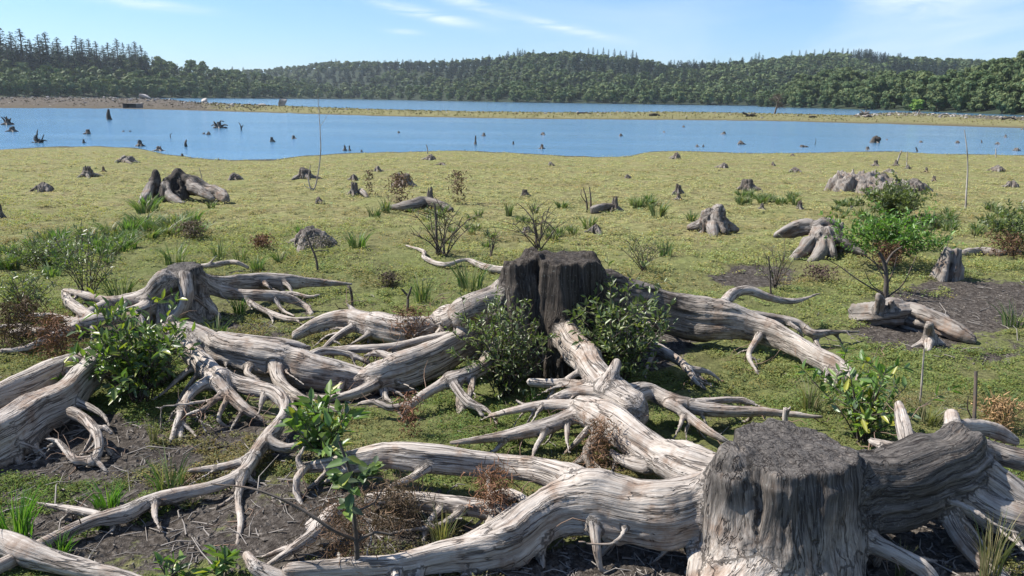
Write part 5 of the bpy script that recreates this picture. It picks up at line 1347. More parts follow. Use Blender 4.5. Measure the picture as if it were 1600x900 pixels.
stick([(497, 425), (494, 405), (486, 385), (478, 362)], .02, .008, 'dead thin stem leaning by the dome-shaped hummock', 'dry_stalk', 'stalk', TWIG, extra=[([(489, 394), (500, 391), (512, 392)], .008, .004), ([(486, 385), (478, 378), (468, 380)], .007, .003), ([(489, 390), (482, 372), (490, 360)], .006, .003)])
stick([(550, 485), (550, 465), (547, 450), (544, 447)], .018, .014, 'short dark post standing on the root tip left of the middle', 'wooden_stake', 'stake', TWIG)
stick([(636, 487), (637, 462), (628, 452)], .02, .012, 'dark forked twig stump among the pale roots left of the charred stump', 'wooden_stake', 'stake', TWIG, extra=[([(637, 466), (641, 455), (643, 448)], .014, .008)])
stick([(1383, 470), (1385, 440), (1382, 412), (1374, 395)], .035, .018, 'dark stem carrying the wide bright green crown', 'bush_stem', 'stem', TWIG, extra=[([(1383, 414), (1395, 395), (1410, 385)], .016, .008), ([(1384, 425), (1360, 405), (1345, 395)], .012, .005), ([(1384, 450), (1395, 425), (1402, 400)], .010, .005),
      ([(1384, 462), (1345, 440), (1310, 415), (1290, 405)], .012, .004), ([(1384, 466), (1410, 445), (1425, 415), (1432, 400)], .010, .004), ([(1384, 460), (1362, 445), (1350, 420)], .008, .004), ([(1384, 440), (1370, 415), (1362, 400)], .008, .004)])
# the sapling in front, with brown dead fibres below its leaves
def front_sapling():
    b = P(558, 910, 0); Y = b[1]; rg = np.random.default_rng(5)
    e = tag(empty('young_sapling', b), 'brown-stemmed sapling with few big leaves and dead fibres, at the bottom left of centre', 'sapling')
    g = Geo()
    def one(rw, ra, rb):
        C = spline(np.array([PY(x, y, Y + d) for x, y, d in rw]), .03) - b
        V, Q, G = tube(C, np.linspace(ra, rb, len(C)), 6); g.add(V, Q, G=G); return C
    C0 = one([(558, 915, 0), (557, 850, .0), (551, 790, .02), (547, 740, .04), (530, 690, .06)], .016, .006)
    one([(553, 842, 0), (520, 828, -.05), (470, 795, -.03), (400, 765, .0), (330, 756, .1)], .010, .004)
    one([(560, 845, 0), (585, 832, .03), (610, 835, .05)], .008, .005)
    one([(555, 800, 0), (585, 785, .03), (600, 760, .05)], .006, .003)
    link('stem', g.data('stem', TWIG, tone=.3), e)
    LC, LD, LU = [], [], []
    for (x, y, n) in [(545, 790, 5), (552, 760, 6), (535, 740, 6), (575, 740, 6), (545, 720, 5), (590, 735, 3), (530, 755, 4)]:
        p = PY(x, y, Y + rg.normal(.02, .03)) - b
        for q in range(n):
            d = rg.normal(0, 1, 3); d[2] = d[2] * .35; LC.append(p + rg.normal(0, .015, 3)); LD.append(d); LU.append([0, -.4, 1])
    LC, LD, LU = map(np.array, (LC, LD, LU)); n = len(LC); L = rg.uniform(.06, .105, n)
    V, Q, T = leaves(LC, LD, LU.astype(float), L, L * .5, pal(PAL_GLOSSY, n, rg))
    link('foliage', mesh_data('foliage', V, [Q], LEAF, True, {'tint': ('FLOAT_COLOR', T)}), e)
front_sapling()

def fibre_bush(px, py, wpx, hpx, n, label, col=(.14, .075, .045), seed=0, name='dead_shrub', cat='dead plant', h0=0.):
    rg = np.random.default_rng(500 + seed); b = P(px, py, h0); k = pxm(b); w, h = wpx / k, hpx / k
    g = Geo()
    C = np.stack([rg.normal(0, w * .22, n), rg.normal(0, w * .22, n), rg.uniform(0, 1, n) ** .8 * h], 1)
    d = rg.normal(0, 1, (n, 3)); d /= np.linalg.norm(d, axis=1)[:, None]; L = rg.uniform(.3, 1, (n, 1)) * min(w, h) * .28
    s = np.cross(d, rg.normal(0, 1, (n, 3))); s /= np.linalg.norm(s, axis=1)[:, None]; wd = .0022 * max(1, b[1] / 4)
    m = C + d * L * .5 + rg.normal(0, 1, (n, 3)) * L * .15
    V = np.stack([C - s * wd, C + s * wd, m + s * wd, m - s * wd, C + d * L + s * wd * .5, C + d * L - s * wd * .5], 1).reshape(-1, 3)
    kk = np.arange(n)[:, None] * 6
    Q = np.concatenate([kk + np.array([[0, 1, 2, 3]]), kk + np.array([[3, 2, 4, 5]])])
    t = np.concatenate([np.array(col)[None] * rg.uniform(.4, 1.7, (n, 1)), np.ones((n, 1))], 1)
    o = link(name, mesh_data(name, V, [Q], DEADMAT, False, {'tint': ('FLOAT_COLOR', np.repeat(t, 6, 0))}), None, b)
    tag(o, label, cat)
fibre_bush(92, 570, 70, 80, 700, 'brown dead fern clump among the roots at far left', seed=1)
fibre_bush(30, 540, 90, 70, 900, 'dark brown dead tangle at the left picture edge', (.09, .06, .04), seed=2)
fibre_bush(545, 880, 120, 110, 700, 'brown tangle of dead fibres below the big-leaved sapling', (.11, .07, .045), seed=3)
fibre_bush(620, 830, 100, 80, 900, 'thin brown dead tangle right of the big-leaved sapling', (.10, .07, .045), seed=4)
fibre_bush(1386, 414, 60, 34, 450, 'rusty brown dead foliage under the wide bright green crown', (.09, .05, .03), seed=5, h0=.35)
fibre_bush(1575, 400, 80, 35, 500, 'rusty brown dead twigs below the bush at the right edge', (.11, .065, .04), seed=6, h0=.2)
fibre_bush(1560, 672, 60, 50, 800, 'tuft of straw-coloured dead grass near the right edge', (.30, .19, .10), seed=7, name='dead_grass', cat='dead grass')
fibre_bush(1280, 440, 60, 24, 500, 'dark purple-brown dead patch below the twisted grey stump', (.09, .06, .055), seed=8)
fibre_bush(410, 390, 36, 22, 500, 'reddish-brown dead clump left of the dome-shaped hummock', (.16, .09, .06), seed=9)
fibre_bush(608, 447, 36, 22, 500, 'dark dry clump on the meadow above the middle left roots', (.09, .07, .055), seed=10)
fibre_bush(300, 372, 46, 26, 600, 'grey-brown dry clump right of the tall left grass', (.13, .10, .075), seed=11)
fibre_bush(578, 307, 16, 40, 200, 'thin upright brown weed right of the pointed dark stump', (.14, .10, .07), seed=12)
fibre_bush(625, 318, 40, 46, 300, 'upright brown weeds in front of the broad jagged stump', (.15, .10, .07), seed=13)
fibre_bush(716, 318, 26, 50, 300, 'brown dry weed behind the dark bare sapling', (.13, .09, .06), seed=14)
fibre_bush(495, 386, 66, 16, 450, 'dry grey grass draped over the dome-shaped hummock', (.20, .17, .14), seed=15, name='dead_grass', cat='dead grass', h0=.08)
fibre_bush(935, 740, 50, 90, 700, 'reddish root hairs hanging below the bleached root left of the largest stump', (.17, .10, .06), seed=16, name='root_hairs', cat='root fibres', h0=.05)  # this and the next are dead root hairs, no creeping plant
fibre_bush(770, 800, 70, 70, 700, 'red-brown root hairs where the bottom root forks', (.19, .10, .06), seed=17, name='root_hairs', cat='root fibres', h0=.15)
fibre_bush(640, 680, 40, 70, 350, 'thin reddish stalks in front of the small forked root', (.18, .09, .055), seed=18)
fibre_bush(640, 530, 70, 50, 450, 'thin red-brown weeds growing on the pale root left of the charred stump', (.15, .085, .055), seed=19, h0=.15)

# ---- grass tufts
def tuft_proto(seed, nb, lean=.45, wd=.012, palette=((.07, .17, .025), (.11, .24, .04), (.16, .26, .06))):
    rg = np.random.default_rng(seed); Vs, Q4, T = [], [], []
    for i in range(nb):
        a = rg.uniform(0, 6.28); r = rg.uniform(0, 1) ** .5 * .22; b = np.array([r * math.cos(a), r * math.sin(a), -.03])
        h = rg.uniform(.45, 1.0); o = np.array([math.cos(a), math.sin(a), 0]) * rg.uniform(.1, 1) * lean + rg.normal(0, .08, 3) * [1, 1, 0]
        s = np.array([math.sin(a + 1.2), math.cos(a + 1.2), 0]) * wd
        k = len(Vs)
        for t, wf in ((0, 1), (.35, 1), (.7, .7), (1, .12)):
            p = b + np.array([0, 0, h * t * (1 - .18 * t)]) + o * h * t * t; Vs += [p - s * wf, p + s * wf]
        Q4 += [[k, k + 1, k + 3, k + 2], [k + 2, k + 3, k + 5, k + 4], [k + 4, k + 5, k + 7, k + 6]]
        c = np.array(palette[rg.integers(len(palette))]) * rg.uniform(.7, 1.2); T += [list(c) + [1]] * 8
    return mesh_data('grass_tuft', np.array(Vs), [np.array(Q4)], GRASS, True, {'tint': ('FLOAT_COLOR', np.array(T))})
TUFT_FRESH = [tuft_proto(301, 110), tuft_proto(302, 80, .6)]
TUFT_RUSH = [tuft_proto(303, 70, .35, .010, ((.05, .10, .03), (.08, .14, .05), (.12, .16, .07))), tuft_proto(304, 55, .7, .010, ((.06, .11, .04), (.10, .15, .06), (.2, .2, .1)))]
FARPAL = ((.085, .14, .05), (.125, .18, .07), (.17, .20, .09), (.20, .19, .10))
TUFT_FAR = [tuft_proto(305, 46, .5, .026, FARPAL), tuft_proto(306, 40, .7, .03, FARPAL)]
TUFT_BELT = [tuft_proto(308, 70, .5, .018, ((.085, .155, .045), (.12, .19, .055), (.16, .20, .08))), tuft_proto(309, 60, .75, .018, FARPAL)]
TUFT_DRY = [tuft_proto(307, 60, .7, .012, ((.16, .16, .08), (.10, .13, .05), (.24, .21, .12)))]
def tuft(px, py, wpx, hpx, protos, label=None, group='grass tufts'):
    p = P(px, py, 0); k = pxm(p); h = hpx / k; w = wpx / k
    o = link('grass_tuft', protos[int(rngP.integers(len(protos)))], None, p, rngP.uniform(0, 6.28), (w * 1.25, w * 1.25, h * 1.1))
    return tag(o, label, 'grass tuft', group)
for (px, py, w, h, pr, lab) in [(22, 845, 85, 105, TUFT_FRESH, 'brightest fresh green grass tuft at the lower left edge'), (168, 792, 60, 52, TUFT_FRESH, 'short fresh grass tuft behind the long thin root at lower left'), (266, 765, 78, 78, TUFT_RUSH, 'dark rush tuft on mud in front of the left root fork'),
        (90, 868, 60, 40, TUFT_FRESH, 'small grass clump between the two roots in the bottom left corner'), (240, 692, 18, 50, TUFT_DRY, 'slim grass clump below the glossy bush'), (735, 452, 62, 66, TUFT_RUSH, 'large dark rush tuft left of the charred stump'),
        (660, 470, 52, 52, TUFT_RUSH, 'rush tuft on the meadow behind the middle left roots'), (558, 388, 42, 34, TUFT_BELT, 'fresh green tuft right of the dome-shaped hummock'), (437, 410, 28, 26, TUFT_BELT, 'small fresh tuft left of the dead leaning stem'), (472, 372, 22, 28, TUFT_FRESH, 'narrow green tuft growing on the dome-shaped hummock'),
        (402, 423, 30, 30, TUFT_BELT, 'small green tuft behind the right-hand root of the flat-topped stump'), (342, 404, 36, 40, TUFT_RUSH, 'dark tuft behind the flat-topped stump'), (376, 408, 30, 34, TUFT_RUSH, 'dark slim tuft above the curved bleached branch'), (272, 412, 50, 46, TUFT_RUSH, 'green tuft just left above the flat-topped stump'),
        (585, 340, 30, 24, TUFT_RUSH, 'dark clump on the meadow below the pointed stump'), (603, 332, 24, 28, TUFT_FAR, 'green tuft behind the dark clump below the pointed stump'), (1028, 340, 34, 34, TUFT_FAR, 'blue-green tuft with brown foot, right of the blackened stump'), (1000, 325, 26, 24, TUFT_FAR, 'pale green tuft left of the blue-green tuft'),
        (1080, 345, 24, 20, TUFT_FAR, 'short tuft left of the pale split stump'), (920, 358, 30, 28, TUFT_FAR, 'light tuft behind the small grey stump piece'), (878, 325, 26, 16, TUFT_FAR, 'low tuft above the forked bare sapling'), (795, 338, 18, 32, TUFT_FAR, 'upright tuft left of the forked bare sapling'), (1560, 655, 66, 62, TUFT_RUSH, 'rush tuft beside the dark stake at right'),
        (1450, 660, 60, 44, TUFT_DRY, 'loose grassy tuft at the foot of the young open plant'), (1265, 640, 50, 60, TUFT_DRY, 'pale grassy clump left of the young open plant'), (1585, 510, 60, 48, TUFT_RUSH, 'grass tuft on the bare mud at the right edge'), (825, 590, 60, 80, TUFT_RUSH, 'tall grass between the dark bush and the charred stump buttress'),
        (835, 640, 40, 50, TUFT_RUSH, 'slim grass below the charred stump buttress'), (375, 492, 30, 36, TUFT_FRESH, 'bright little tuft under the right root of the flat-topped stump'), (340, 520, 50, 30, TUFT_RUSH, 'short grass between the flat-topped stump and the root mass'), (190, 470, 60, 60, TUFT_RUSH, 'dark grass left of the flat-topped stump'), (330, 325, 20, 14, TUFT_FAR, 'tiny tuft below the thick white root'),
        (1545, 900, 60, 130, TUFT_DRY, 'thin long grass stalks in the bottom right corner'), (1405, 905, 24, 80, TUFT_DRY, 'few long grass blades in the shade of the largest stump'), (946, 835, 14, 60, TUFT_FRESH, 'single slim grass sprout in front of the big left root of the largest stump'), (690, 860, 50, 90, TUFT_DRY, 'thin grass stalks between the two left roots of the largest stump'), (650, 790, 40, 40, TUFT_DRY, 'thin grass sprouts right of the big-leaved sapling'), (300, 790, 40, 20, TUFT_DRY, 'faint grass sprouts on the mud at lower left'), (1040, 400, 40, 36, TUFT_RUSH, 'dark grass in the sprawling leafless bush')]:
    tuft(px, py, w, h, pr, lab)
for i in range(70):                               # the tall grass belt on the left
    x = rngP.uniform(-30, 310); y = 412 - x * .19 + rngP.normal(0, 12)
    tuft(x, y, rngP.uniform(26, 46), rngP.uniform(18, 34), TUFT_BELT, 'fresh green tuft in the tall grass belt at the left side of the meadow', 'tall grass belt on the left')
for (x0, x1, y0, y1, n, lab) in [(1150, 1245, 306, 322, 22, 'small green tuft in the grass strip between the rounded pale stump and the tall bush'), (1425, 1490, 335, 362, 22, 'green tuft in the grass patch right behind the bright green bush'), (1520, 1610, 322, 370, 28, 'green tuft in the grass patch at the right edge of the meadow'), (980, 1020, 310, 330, 6, 'thin green tuft near the two dry stalks'), (640, 900, 330, 400, 26, 'scattered small tuft among the bare saplings in the middle'), (1300, 1380, 320, 350, 14, 'small tuft left of the grey-green rounded bush')]:
    for i in range(n):
        tuft(rngP.uniform(x0, x1), rngP.uniform(y0, y1), rngP.uniform(16, 28), rngP.uniform(10, 20), TUFT_FAR, lab, lab)

# ---- creeping plants that carpet the meadow
def ground_cover():
    rg = np.random.default_rng(4)
    n = 230000
    px = rg.uniform(-120, 1720, n); py = 236 + (1000 - 236) * rg.uniform(0, 1, n) ** 1.12
    d = fw[None] + rt[None] * ((px - 800) / F)[:, None] - up[None] * ((py - 450) / F)[:, None]
    z = np.full(n, .3)
    for _ in range(5):
        t = (z - ZC) / d[:, 2]; x = d[:, 0] * t; y = d[:, 1] * t; z = gz(x, y)
    z0, sh = gz0(x, y)
    mud = mud_mask(px, py) + 1.35 * fbm(x * 1.7, y * 1.7, octv=4, seed=61, gain=.6)
    patch = fbm(x * 1.3, y * 1.3, octv=4, seed=62, gain=.6)
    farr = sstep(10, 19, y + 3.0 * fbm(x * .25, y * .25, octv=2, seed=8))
    hum0 = np.abs(fbm(x * 2.6, y * 4.2, octv=4, seed=77, gain=.6))
    keep = (mud < .42) & (sh + 0.9 * fbm(x * 1.3, y * 1.3, octv=3, seed=4) > .75) & (patch > -.42) & (rg.random(n) < .30 + .65 * sstep(-.3, .2, patch)) & (hum0 > .05)
    x, y, z, farr, patch, mud = (q[keep] for q in (x, y, z, farr, patch, mud)); n = len(x)
    sc = np.clip(y / 5.0, .7, 5.5) ** .72
    m = 7
    hum = np.abs(fbm(x * 2.6, y * 4.2, octv=4, seed=77, gain=.6))
    cx = np.repeat(x, m) + rg.normal(0, 1, n * m) * np.repeat(.016 * sc, m); cy = np.repeat(y, m) + rg.normal(0, 1, n * m) * np.repeat(.016 * sc, m)
    cz = np.repeat(z + .065 * hum * sstep(4, 12, y), m) + np.abs(rg.normal(0, 1, n * m)) * np.repeat(.013 * sc ** .7, m)
    s = (np.repeat(.0075 * sc, m) * rg.uniform(.5, 1.4, n * m))[:, None]
    nr = rg.normal(0, 1, (n * m, 3)) * (.5 - .28 * np.repeat(farr, m))[:, None]; nr[:, 2] = 1
    a = np.cross(nr, rg.normal(0, 1, (n * m, 3))); a /= np.linalg.norm(a, axis=1)[:, None]; b = np.cross(nr, a); b /= np.linalg.norm(b, axis=1)[:, None]
    C = np.stack([cx, cy, cz], 1)
    V = np.stack([C - a * s, C + b * s * .6, C + a * s, C - b * s * .6], 1).reshape(-1, 3)
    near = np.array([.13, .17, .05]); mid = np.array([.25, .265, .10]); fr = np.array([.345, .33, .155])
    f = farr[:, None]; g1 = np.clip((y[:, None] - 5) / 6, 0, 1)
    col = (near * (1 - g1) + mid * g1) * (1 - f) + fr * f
    brown = sstep(.1, .45, fbm(x * .55, y * .9, octv=4, seed=63))[:, None] * .65
    col = col * (1 - brown) + np.array([.22, .165, .09]) * brown
    col = col * rg.uniform(.8, 1.12, (n, 1)) * (1 + .12 * rg.normal(0, 1, (n, 1)) * np.array([[1, 0, -.5]]))
    col = np.clip(col, .01, .8)
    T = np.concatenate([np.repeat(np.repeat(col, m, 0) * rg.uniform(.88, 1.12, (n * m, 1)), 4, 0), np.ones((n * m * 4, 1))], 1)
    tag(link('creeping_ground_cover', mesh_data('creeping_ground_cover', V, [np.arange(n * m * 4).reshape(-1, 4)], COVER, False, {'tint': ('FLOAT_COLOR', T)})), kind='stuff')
ground_cover()
def litter():
    rg = np.random.default_rng(6); g = Geo(); cnt = 0
    while cnt < 1100:
        px, py = rg.uniform(-20, 1620), rg.uniform(430, 910)
        m = float(mud_mask(np.array([px]), np.array([py]))[0])
        if rg.random() > .12 + m: continue
        p = P(px, py, .008); a = rg.uniform(0, 3.14); L = rg.uniform(.03, .2) * (1 + 1.6 * (rg.random() < .12))
        d = np.array([math.cos(a), math.sin(a), rg.normal(0, .12)]) * L
        C = spline(np.array([p - d * .5, p + rg.normal(0, .08, 3) * L, p + d * .5]), L / 3)
        V, Q, G = tube(C, np.linspace(.0035, .0018, len(C)) * rg.uniform(.6, 1.8), 4); g.add(V, Q, G=G); cnt += 1
    o = link('twig_litter', g.data('twig_litter', PALE, tone=.75)); tag(o, kind='stuff')
    # lumps of dried mud
    n = 8000; V, Q = [], []
    base = np.array([[1, 0, 0], [0, 1, 0], [-1, 0, 0], [0, -1, 0], [0, 0, .8]], float); k = 0
    while k < n:
        px, py = rg.uniform(-20, 1620), rg.uniform(440, 930)
        if rg.random() > float(mud_mask(np.array([px]), np.array([py]))[0]): continue
        d = ray(px, py); t = (.31 - ZC) / d[2]; p = CAM + d * t; p[2] = float(gz(p[0:1], p[1:2])[0]) - .004
        s = rg.uniform(.006, .028); a = rg.uniform(0, 6.3); c, q = math.cos(a), math.sin(a)
        B = base * rg.uniform(.5, 1.2, (5, 1)) * s * [1.2, .8, .8]
        V.append(np.stack([B[:, 0] * c - B[:, 1] * q, B[:, 0] * q + B[:, 1] * c, B[:, 2]], 1) + p); j = k * 5
        Q += [[j, j + 1, j + 4], [j + 1, j + 2, j + 4], [j + 2, j + 3, j + 4], [j + 3, j, j + 4]]; k += 1
    tag(link('dried_mud_crumbs', mesh_data('dried_mud_crumbs', np.concatenate(V), [np.array(Q)], MUDMAT, False)), kind='stuff')
MUDMAT = mat_plain('dry_mud', (.10, .086, .072), .95, .5, 14, .4, .01)
litter()

# ================================================================== LAKE AND SPIT DETAILS
def water_things():
    L = [(20, 206, 18, 9, 'flat', 'dark squat stump in the water at the far left, below the spiky one', 1), (138, 210, 14, 9, 'flat', 'dark stump in the left water, left of the upright snag', 0), (131, 224, 7, 7, 'jag', 'small black stump close to the left shore', 1),
         (219, 229, 15, 11, 'flat', 'blocky black stump standing right at the left shore tip', 1), (249, 236, 18, 8, 'jag', 'mossy forked stump in shallow water right of the blocky black stump', 0), (319, 210, 6, 3, 'low', 'tiny dark lump left of its twin in the left water', 0), (327, 211, 8, 5, 'low', 'small dark lump below the branchy snag', 1),
         (285, 245, 7, 5, 'low', 'small lump at the shore of the left inlet', 0), (342, 252, 5, 4, 'low', 'tiny dark lump on the waterline below the branchy snag', 1), (425, 222, 10, 9, 'flat', 'pale-topped block stump in the water left of the tall curved sapling', 0), (459, 217, 11, 6, 'jag', 'forked black stump just left of the tall curved sapling', 1),
         (539, 236, 7, 10, 'flat', 'left one of two black posts in shallow water', 1), (546, 236, 5, 10, 'flat', 'right one of two black posts in shallow water', 0), (565, 238, 4, 4, 'low', 'tiny black stub right of the two black posts', 0), (743, 226, 5, 16, 'flat', 'tall black post standing in the middle water', 0), (756, 213, 10, 6, 'jag', 'forked black stump right of the tall black post', 1),
         (847, 233, 11, 8, 'jag', 'black paired stump in shallow water at the centre', 0), (802, 226, 5, 6, 'flat', 'small black post left of the paired stump', 1), (848, 211, 10, 4, 'low', 'flat brown log end in the centre of the lake', 0), (970, 213, 7, 4, 'low', 'small black lump right of the lake centre', 1), (1131, 210, 10, 5, 'flat', 'pale cut block in the right part of the water', 0),
         (1157, 226, 13, 6, 'low', 'dark humped lump below the pale cut block', 1), (1089, 230, 7, 4, 'low', 'left one of two small black lumps near the right shore', 0), (1099, 230, 4, 4, 'low', 'right one of two small black lumps near the right shore', 1), (1496, 224, 9, 4, 'low', 'low dark lump left of the thin upright stick', 0),
         (1558, 226, 8, 4, 'low', 'dark lump in the right water beside the upright stick', 1), (1571, 215, 6, 5, 'jag', 'small black stub in the water near the right edge', 0), (1439, 223, 7, 3, 'low', 'flat black lump right of the hooked stump', 1), (1588, 236, 12, 5, 'low', 'dark weed-covered lump at the right shore', 0), (1597, 203, 5, 3, 'low', 'tiny black lump at the right picture edge in the water', 0), (1068, 199, 5, 3, 'low', 'tiny dark lump near the spit, right of the centre', 1), (1037, 207, 6, 2, 'low', 'thin floating piece right of the centre', 0), (623, 208, 5, 3, 'low', 'tiny dark lump in the water left of the tall black post', 1), (193, 206, 6, 2, 'low', 'thin dark lump right of the dark left stump', 0), (203, 206, 5, 2, 'low', 'thin dark lump above the blocky black stump', 1), (1386, 219, 5, 2, 'low', 'tiny speck right of the hooked stump', 0)]
    for (px, py, w, h, st, lab, v) in L: place_stump(px, py, w, h, st, lab, 'stumps in the lake', 'sunken_stump', True, v)
    def snag(px, py, limbs, label, name='sunken_snag', body=None, r=.07):
        p = at_water(px, py, 0); k = pxm(p); g = Geo(); rg = np.random.default_rng(int(px))
        for i, rows in enumerate(limbs):
            pts = np.array([[(x - px) / k, rg.normal(0, .08) * (j > 0), (py - y) / k - (.1 if j == 0 else 0)] for j, (x, y) in enumerate(rows)])
            C = spline(pts, .15); V, Q, G = tube(C, np.linspace(r, r * .35, len(C)), 6); g.add(V, Q, G=G)
        if body is not None:
            o = tag(empty(name, p), label, 'snag', 'snags in the lake'); s = body[0] / k
            link('stump', PROTO['jag'][0], o, (0, 0, 0), 1.0, (s * .6, s * .6, body[1] / k / .6)); link('branches', g.data('branches', WOODFAR, tone=.8), o)
        else: tag(link(name, g.data(name, WOODFAR, tone=.8), None, p), label, 'snag', 'snags in the lake')
    snag(171, 187, [[(171, 187), (170, 180), (171, 171)], [(172, 187), (173, 185)]], 'upright dark snag in the left water near the spit', r=.28)
    snag(12, 195, [[(10, 193), (6, 187), (3, 183)], [(11, 192), (10, 187), (9, 183)], [(12, 192), (13, 187), (12, 182)], [(14, 192), (16, 188), (18, 185)], [(15, 193), (20, 193), (23, 194)]], 'spiky dark root plate in the water at the far left', body=(18, 9), r=.12)
    snag(61, 223, [[(61, 222), (60, 214), (60, 203)], [(60, 219), (58, 213), (60, 210)], [(63, 221), (68, 217), (71, 210)], [(66, 219), (70, 219), (75, 220)], [(58, 221), (53, 218), (52, 215)], [(57, 222), (50, 222)]], 'bare antler-like branch in the water near the left shore', body=(12, 6), r=.06)
    snag(342, 200, [[(340, 198), (334, 195), (330, 197)], [(340, 196), (337, 192), (334, 190)], [(342, 195), (346, 189), (351, 190)], [(344, 197), (350, 195), (356, 196)], [(345, 198), (353, 199), (357, 203)], [(343, 195), (345, 192), (340, 191)]], 'many-armed dark snag in the left half of the lake', body=(18, 8), r=.10)
    snag(377, 203, [[(377, 203), (377, 197), (373, 191)], [(377, 198), (381, 195)]], 'thin forked twig standing in the water right of the many-armed snag', r=.06)
    snag(291, 229, [[(291, 229), (292, 224), (290, 219)]], 'short leaning stub in the shallow water of the left inlet', r=.09)
    snag(267, 215, [[(267, 215), (266, 211), (268, 208)]], 'tiny curved twig in the left water', r=.04)
    snag(1367, 223, [[(1364, 222), (1366, 216), (1370, 213)], [(1369, 217), (1373, 217), (1375, 218)]], 'hooked stump shaped like a raised head in the right water', body=(13, 9), r=.26)
    snag(1534, 223, [[(1534, 223), (1534, 221), (1534, 219)]], 'tiny upright stub in the right water', r=.06)
    snag(1433, 237, [[(1434, 237), (1433, 234), (1431, 230)]], 'short slanted stub at the right shore', r=.06)
    snag(1273, 226, [[(1273, 226), (1273, 221), (1273, 216)]], 'thin twig in the water right of the square-topped shore stump', r=.03)
    snag(1054, 237, [[(1054, 237), (1054, 234)], [(1061, 237), (1062, 233)]], 'pair of tiny twigs at the tip of the inlet', r=.06) if False else None
    snag(726, 237, [[(726, 237), (727, 233)]], 'tiny twig at the shore below the tall black post', r=.03)
water_things()
def rock_mesh(seed, mat, blocky=0.0):
    import bmesh
    rg = np.random.default_rng(seed); bm = bmesh.new(); bmesh.ops.create_icosphere(bm, subdivisions=3, radius=.5)
    V = np.array([v.co[:] for v in bm.verts]); q = V.copy()
    if blocky: q = np.sign(q) * np.abs(q / .5) ** (1 - blocky) * .42
    for _ in range(7):
        nrm = rg.normal(0, 1, 3); nrm /= np.linalg.norm(nrm); d = q @ nrm; c = rg.uniform(.26, .42); q = q - nrm * np.maximum(d - c, 0)[:, None] * .9
    q *= 1 + .08 * fbm(V[:, 0] * 6 + seed, V[:, 1] * 6, V[:, 2] * 6, octv=3, seed=seed)[:, None]
    for v, c in zip(bm.verts, q): v.co = c
    me = bpy.data.meshes.new('rock'); bm.to_mesh(me); bm.free(); me.materials.append(mat); return me
ROCKS = [rock_mesh(1, STONE), rock_mesh(2, STONE, .3), rock_mesh(3, PALESTONE), rock_mesh(4, STONE)]
